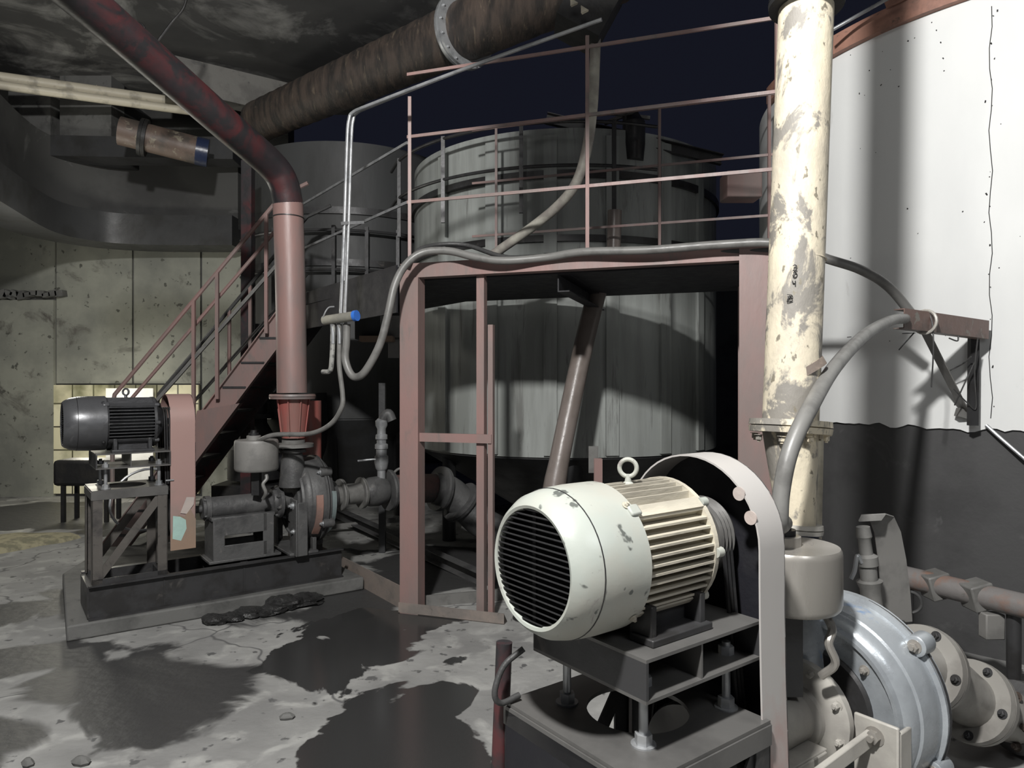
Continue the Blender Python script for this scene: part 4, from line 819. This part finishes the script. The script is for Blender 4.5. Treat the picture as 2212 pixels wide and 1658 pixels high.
# ------------------------------------------------------------ things behind the left unit
t = Thing('stacked_valve', 'ribbed metal valve column with a thin lever, standing above the left suction pipe', 'valve', W(822, 1050, 5.85))
b0 = W(824, 1062, 5.85)
t.part('stem', MB().lathe([(0, .035), (.18, .035), (.2, .05), (.25, .06), (.3, .058), (.31, .045), (.36, .045), (.365, .055), (.4, .055), (.41, .04), (.44, .04), (.445, .05), (.48, .05), (.49, .036), (.53, .036), (.56, .05), (.6, .05), (.62, .03)], b0, (0, 0, 1), 20), galv, world=True)
t.part('elbow', MB().tube([b0+Vector((0, 0, .56)), b0+Vector((.02, 0, .63)), b0+Vector((.06, 0, .66)), b0+Vector((.09, 0, .60))], .04, 12), pumpg, world=True)
t.part('lever', MB().tube([b0+Vector((-.02, -.03, .28)), b0+Vector((-.1, -.04, .275)), b0+Vector((-.19, -.04, .265))], .009, 8), galv, world=True)
single('gauge_loop', MB().tube([W(842, 1062, 5.9), W(846, 1030, 5.9), W(862, 1012, 5.9), W(882, 1018, 5.9)], .011, 8), hose, 'thin grey hoop of tube beside the ribbed valve column, left of the red post', 'tube', W(842, 1062, 5.9))
t = Thing('control_cabinet', 'pale grey cabinet with a tan ledge behind the looping hose, left of the red frame', 'cabinet', W(820, 740, 6.6))
t.part('body', MB().box(W(826, 705, 6.6), (.46, .3, .26)), tankd, world=True, bevel=.008); t.part('door', MB().box(W(845, 705, 6.44), (.2, .02, .2)), drumg, world=True)
t.part('ledge', MB().box(W(815, 732, 6.38), (.3, .15, .05)), brown, world=True, label='tan ledge')
t.part('hanging_flap', MB().box(W(850, 752, 6.5), (.1, .02, .18)), drumg, world=True); t.part('bracket_leg', MB().box((W(826, 705, 6.6).x, 6.6, .8), (.06, .06, 1.62)), hopper, world=True)
t = Thing('rear_pump', 'blackened pump column with a flanged pipe behind the stair foot', 'pump', (-3.0, 8.15, 0))
t.part('base', MB().bb(-3.4, -2.6, 7.85, 8.45, 0, .45), black, world=True); t.part('body', MB().lathe([(.45, .1), (.5, .32), (.85, .32), (1.0, .2), (1.15, .12), (1.2, .12), (1.2, .2), (1.25, .2), (1.25, .12), (1.42, .12), (1.46, .22), (1.5, .22), (1.5, .1), (2.3, .1)], (-3.0, 8.15, 0), (0, 0, 1), 28), black, world=True)
t.part('side_pipe', MB().tube([(-2.8, 8.05, .7), (-2.4, 7.95, .7), (-2.2, 7.9, .9), (-2.2, 7.9, 1.5)], .09, 14), navy, world=True)
single('debris_pile', MB().lathe([(0, .42), (.03, .4), (.06, .25), (.08, 0)], (-4.95, 7.0, 0), (0, 0, 1), 14, warp=lambda a: 1+.25*math.sin(3*a)), M('sand_debris', (.36, .33, .22), (.2, .19, .13), None, 8, rough=.85), 'flat pile of pale broken tile debris on the floor left of the charcoal motor', 'debris', (-4.95, 7.0, 0))
t = Thing('tool_box', 'black tool box on thin legs before the cream tiles, left of the charcoal motor', 'box', (-4.95, 8.2, 0))
t.part('body', MB().bb(-5.3, -4.6, 8.0, 8.35, .42, .72), black, world=True, bevel=.04)
for x in (-5.2, -4.7):
    for y in (8.05, 8.3): t.part('leg', MB().bar((x, y, 0), (x, y, .44), .04, .04), black, world=True)
single('metal_hoop', MB().ring((-3.35, 6.35, .55), (.15, -1, .6), .3, .012), galv, 'pale steel hoop glimpsed between the legs of the charcoal motor stand', 'hoop', (-3.35, 6.35, .55))
t = Thing('white_board', 'bright white board leaning on the tiles behind the charcoal motor', 'board', (-5.0, 9.7, 0))
t.part('board', MB().box((-5.35, 9.72, .78), (.66, .02, 1.52)), M('white_board', (.8, .8, .78), (.72, .72, .7), None, 4, rough=.5), world=True)
single('plank', MB().bar(W(545, 1236, 5.78), W(708, 1208, 6.2), .14, .03), concl, 'pale concrete sliver lying beside the foot of the sooty pump', 'slab', W(600, 1225, 5.9))
for k, (px, py, s) in enumerate([(60, 1652, .03), (175, 1650, .035), (620, 1552, .03), (1093, 1420, .02)]):
    d = 2400/(py-829); c = W(px, py, d)
    single('floor_grit_stone', MB().lathe([(0, s*.8), (s*.4, s), (s*.9, s*.5), (s, 0)], (c.x, c.y, 0), (0, 0, 1), 9, warp=lambda a, q=k: 1+.3*math.sin(2*a+q)), conc, 'small wet stone lying on the puddled floor', 'stone', (c.x, c.y, 0), 'loose stones on the floor')
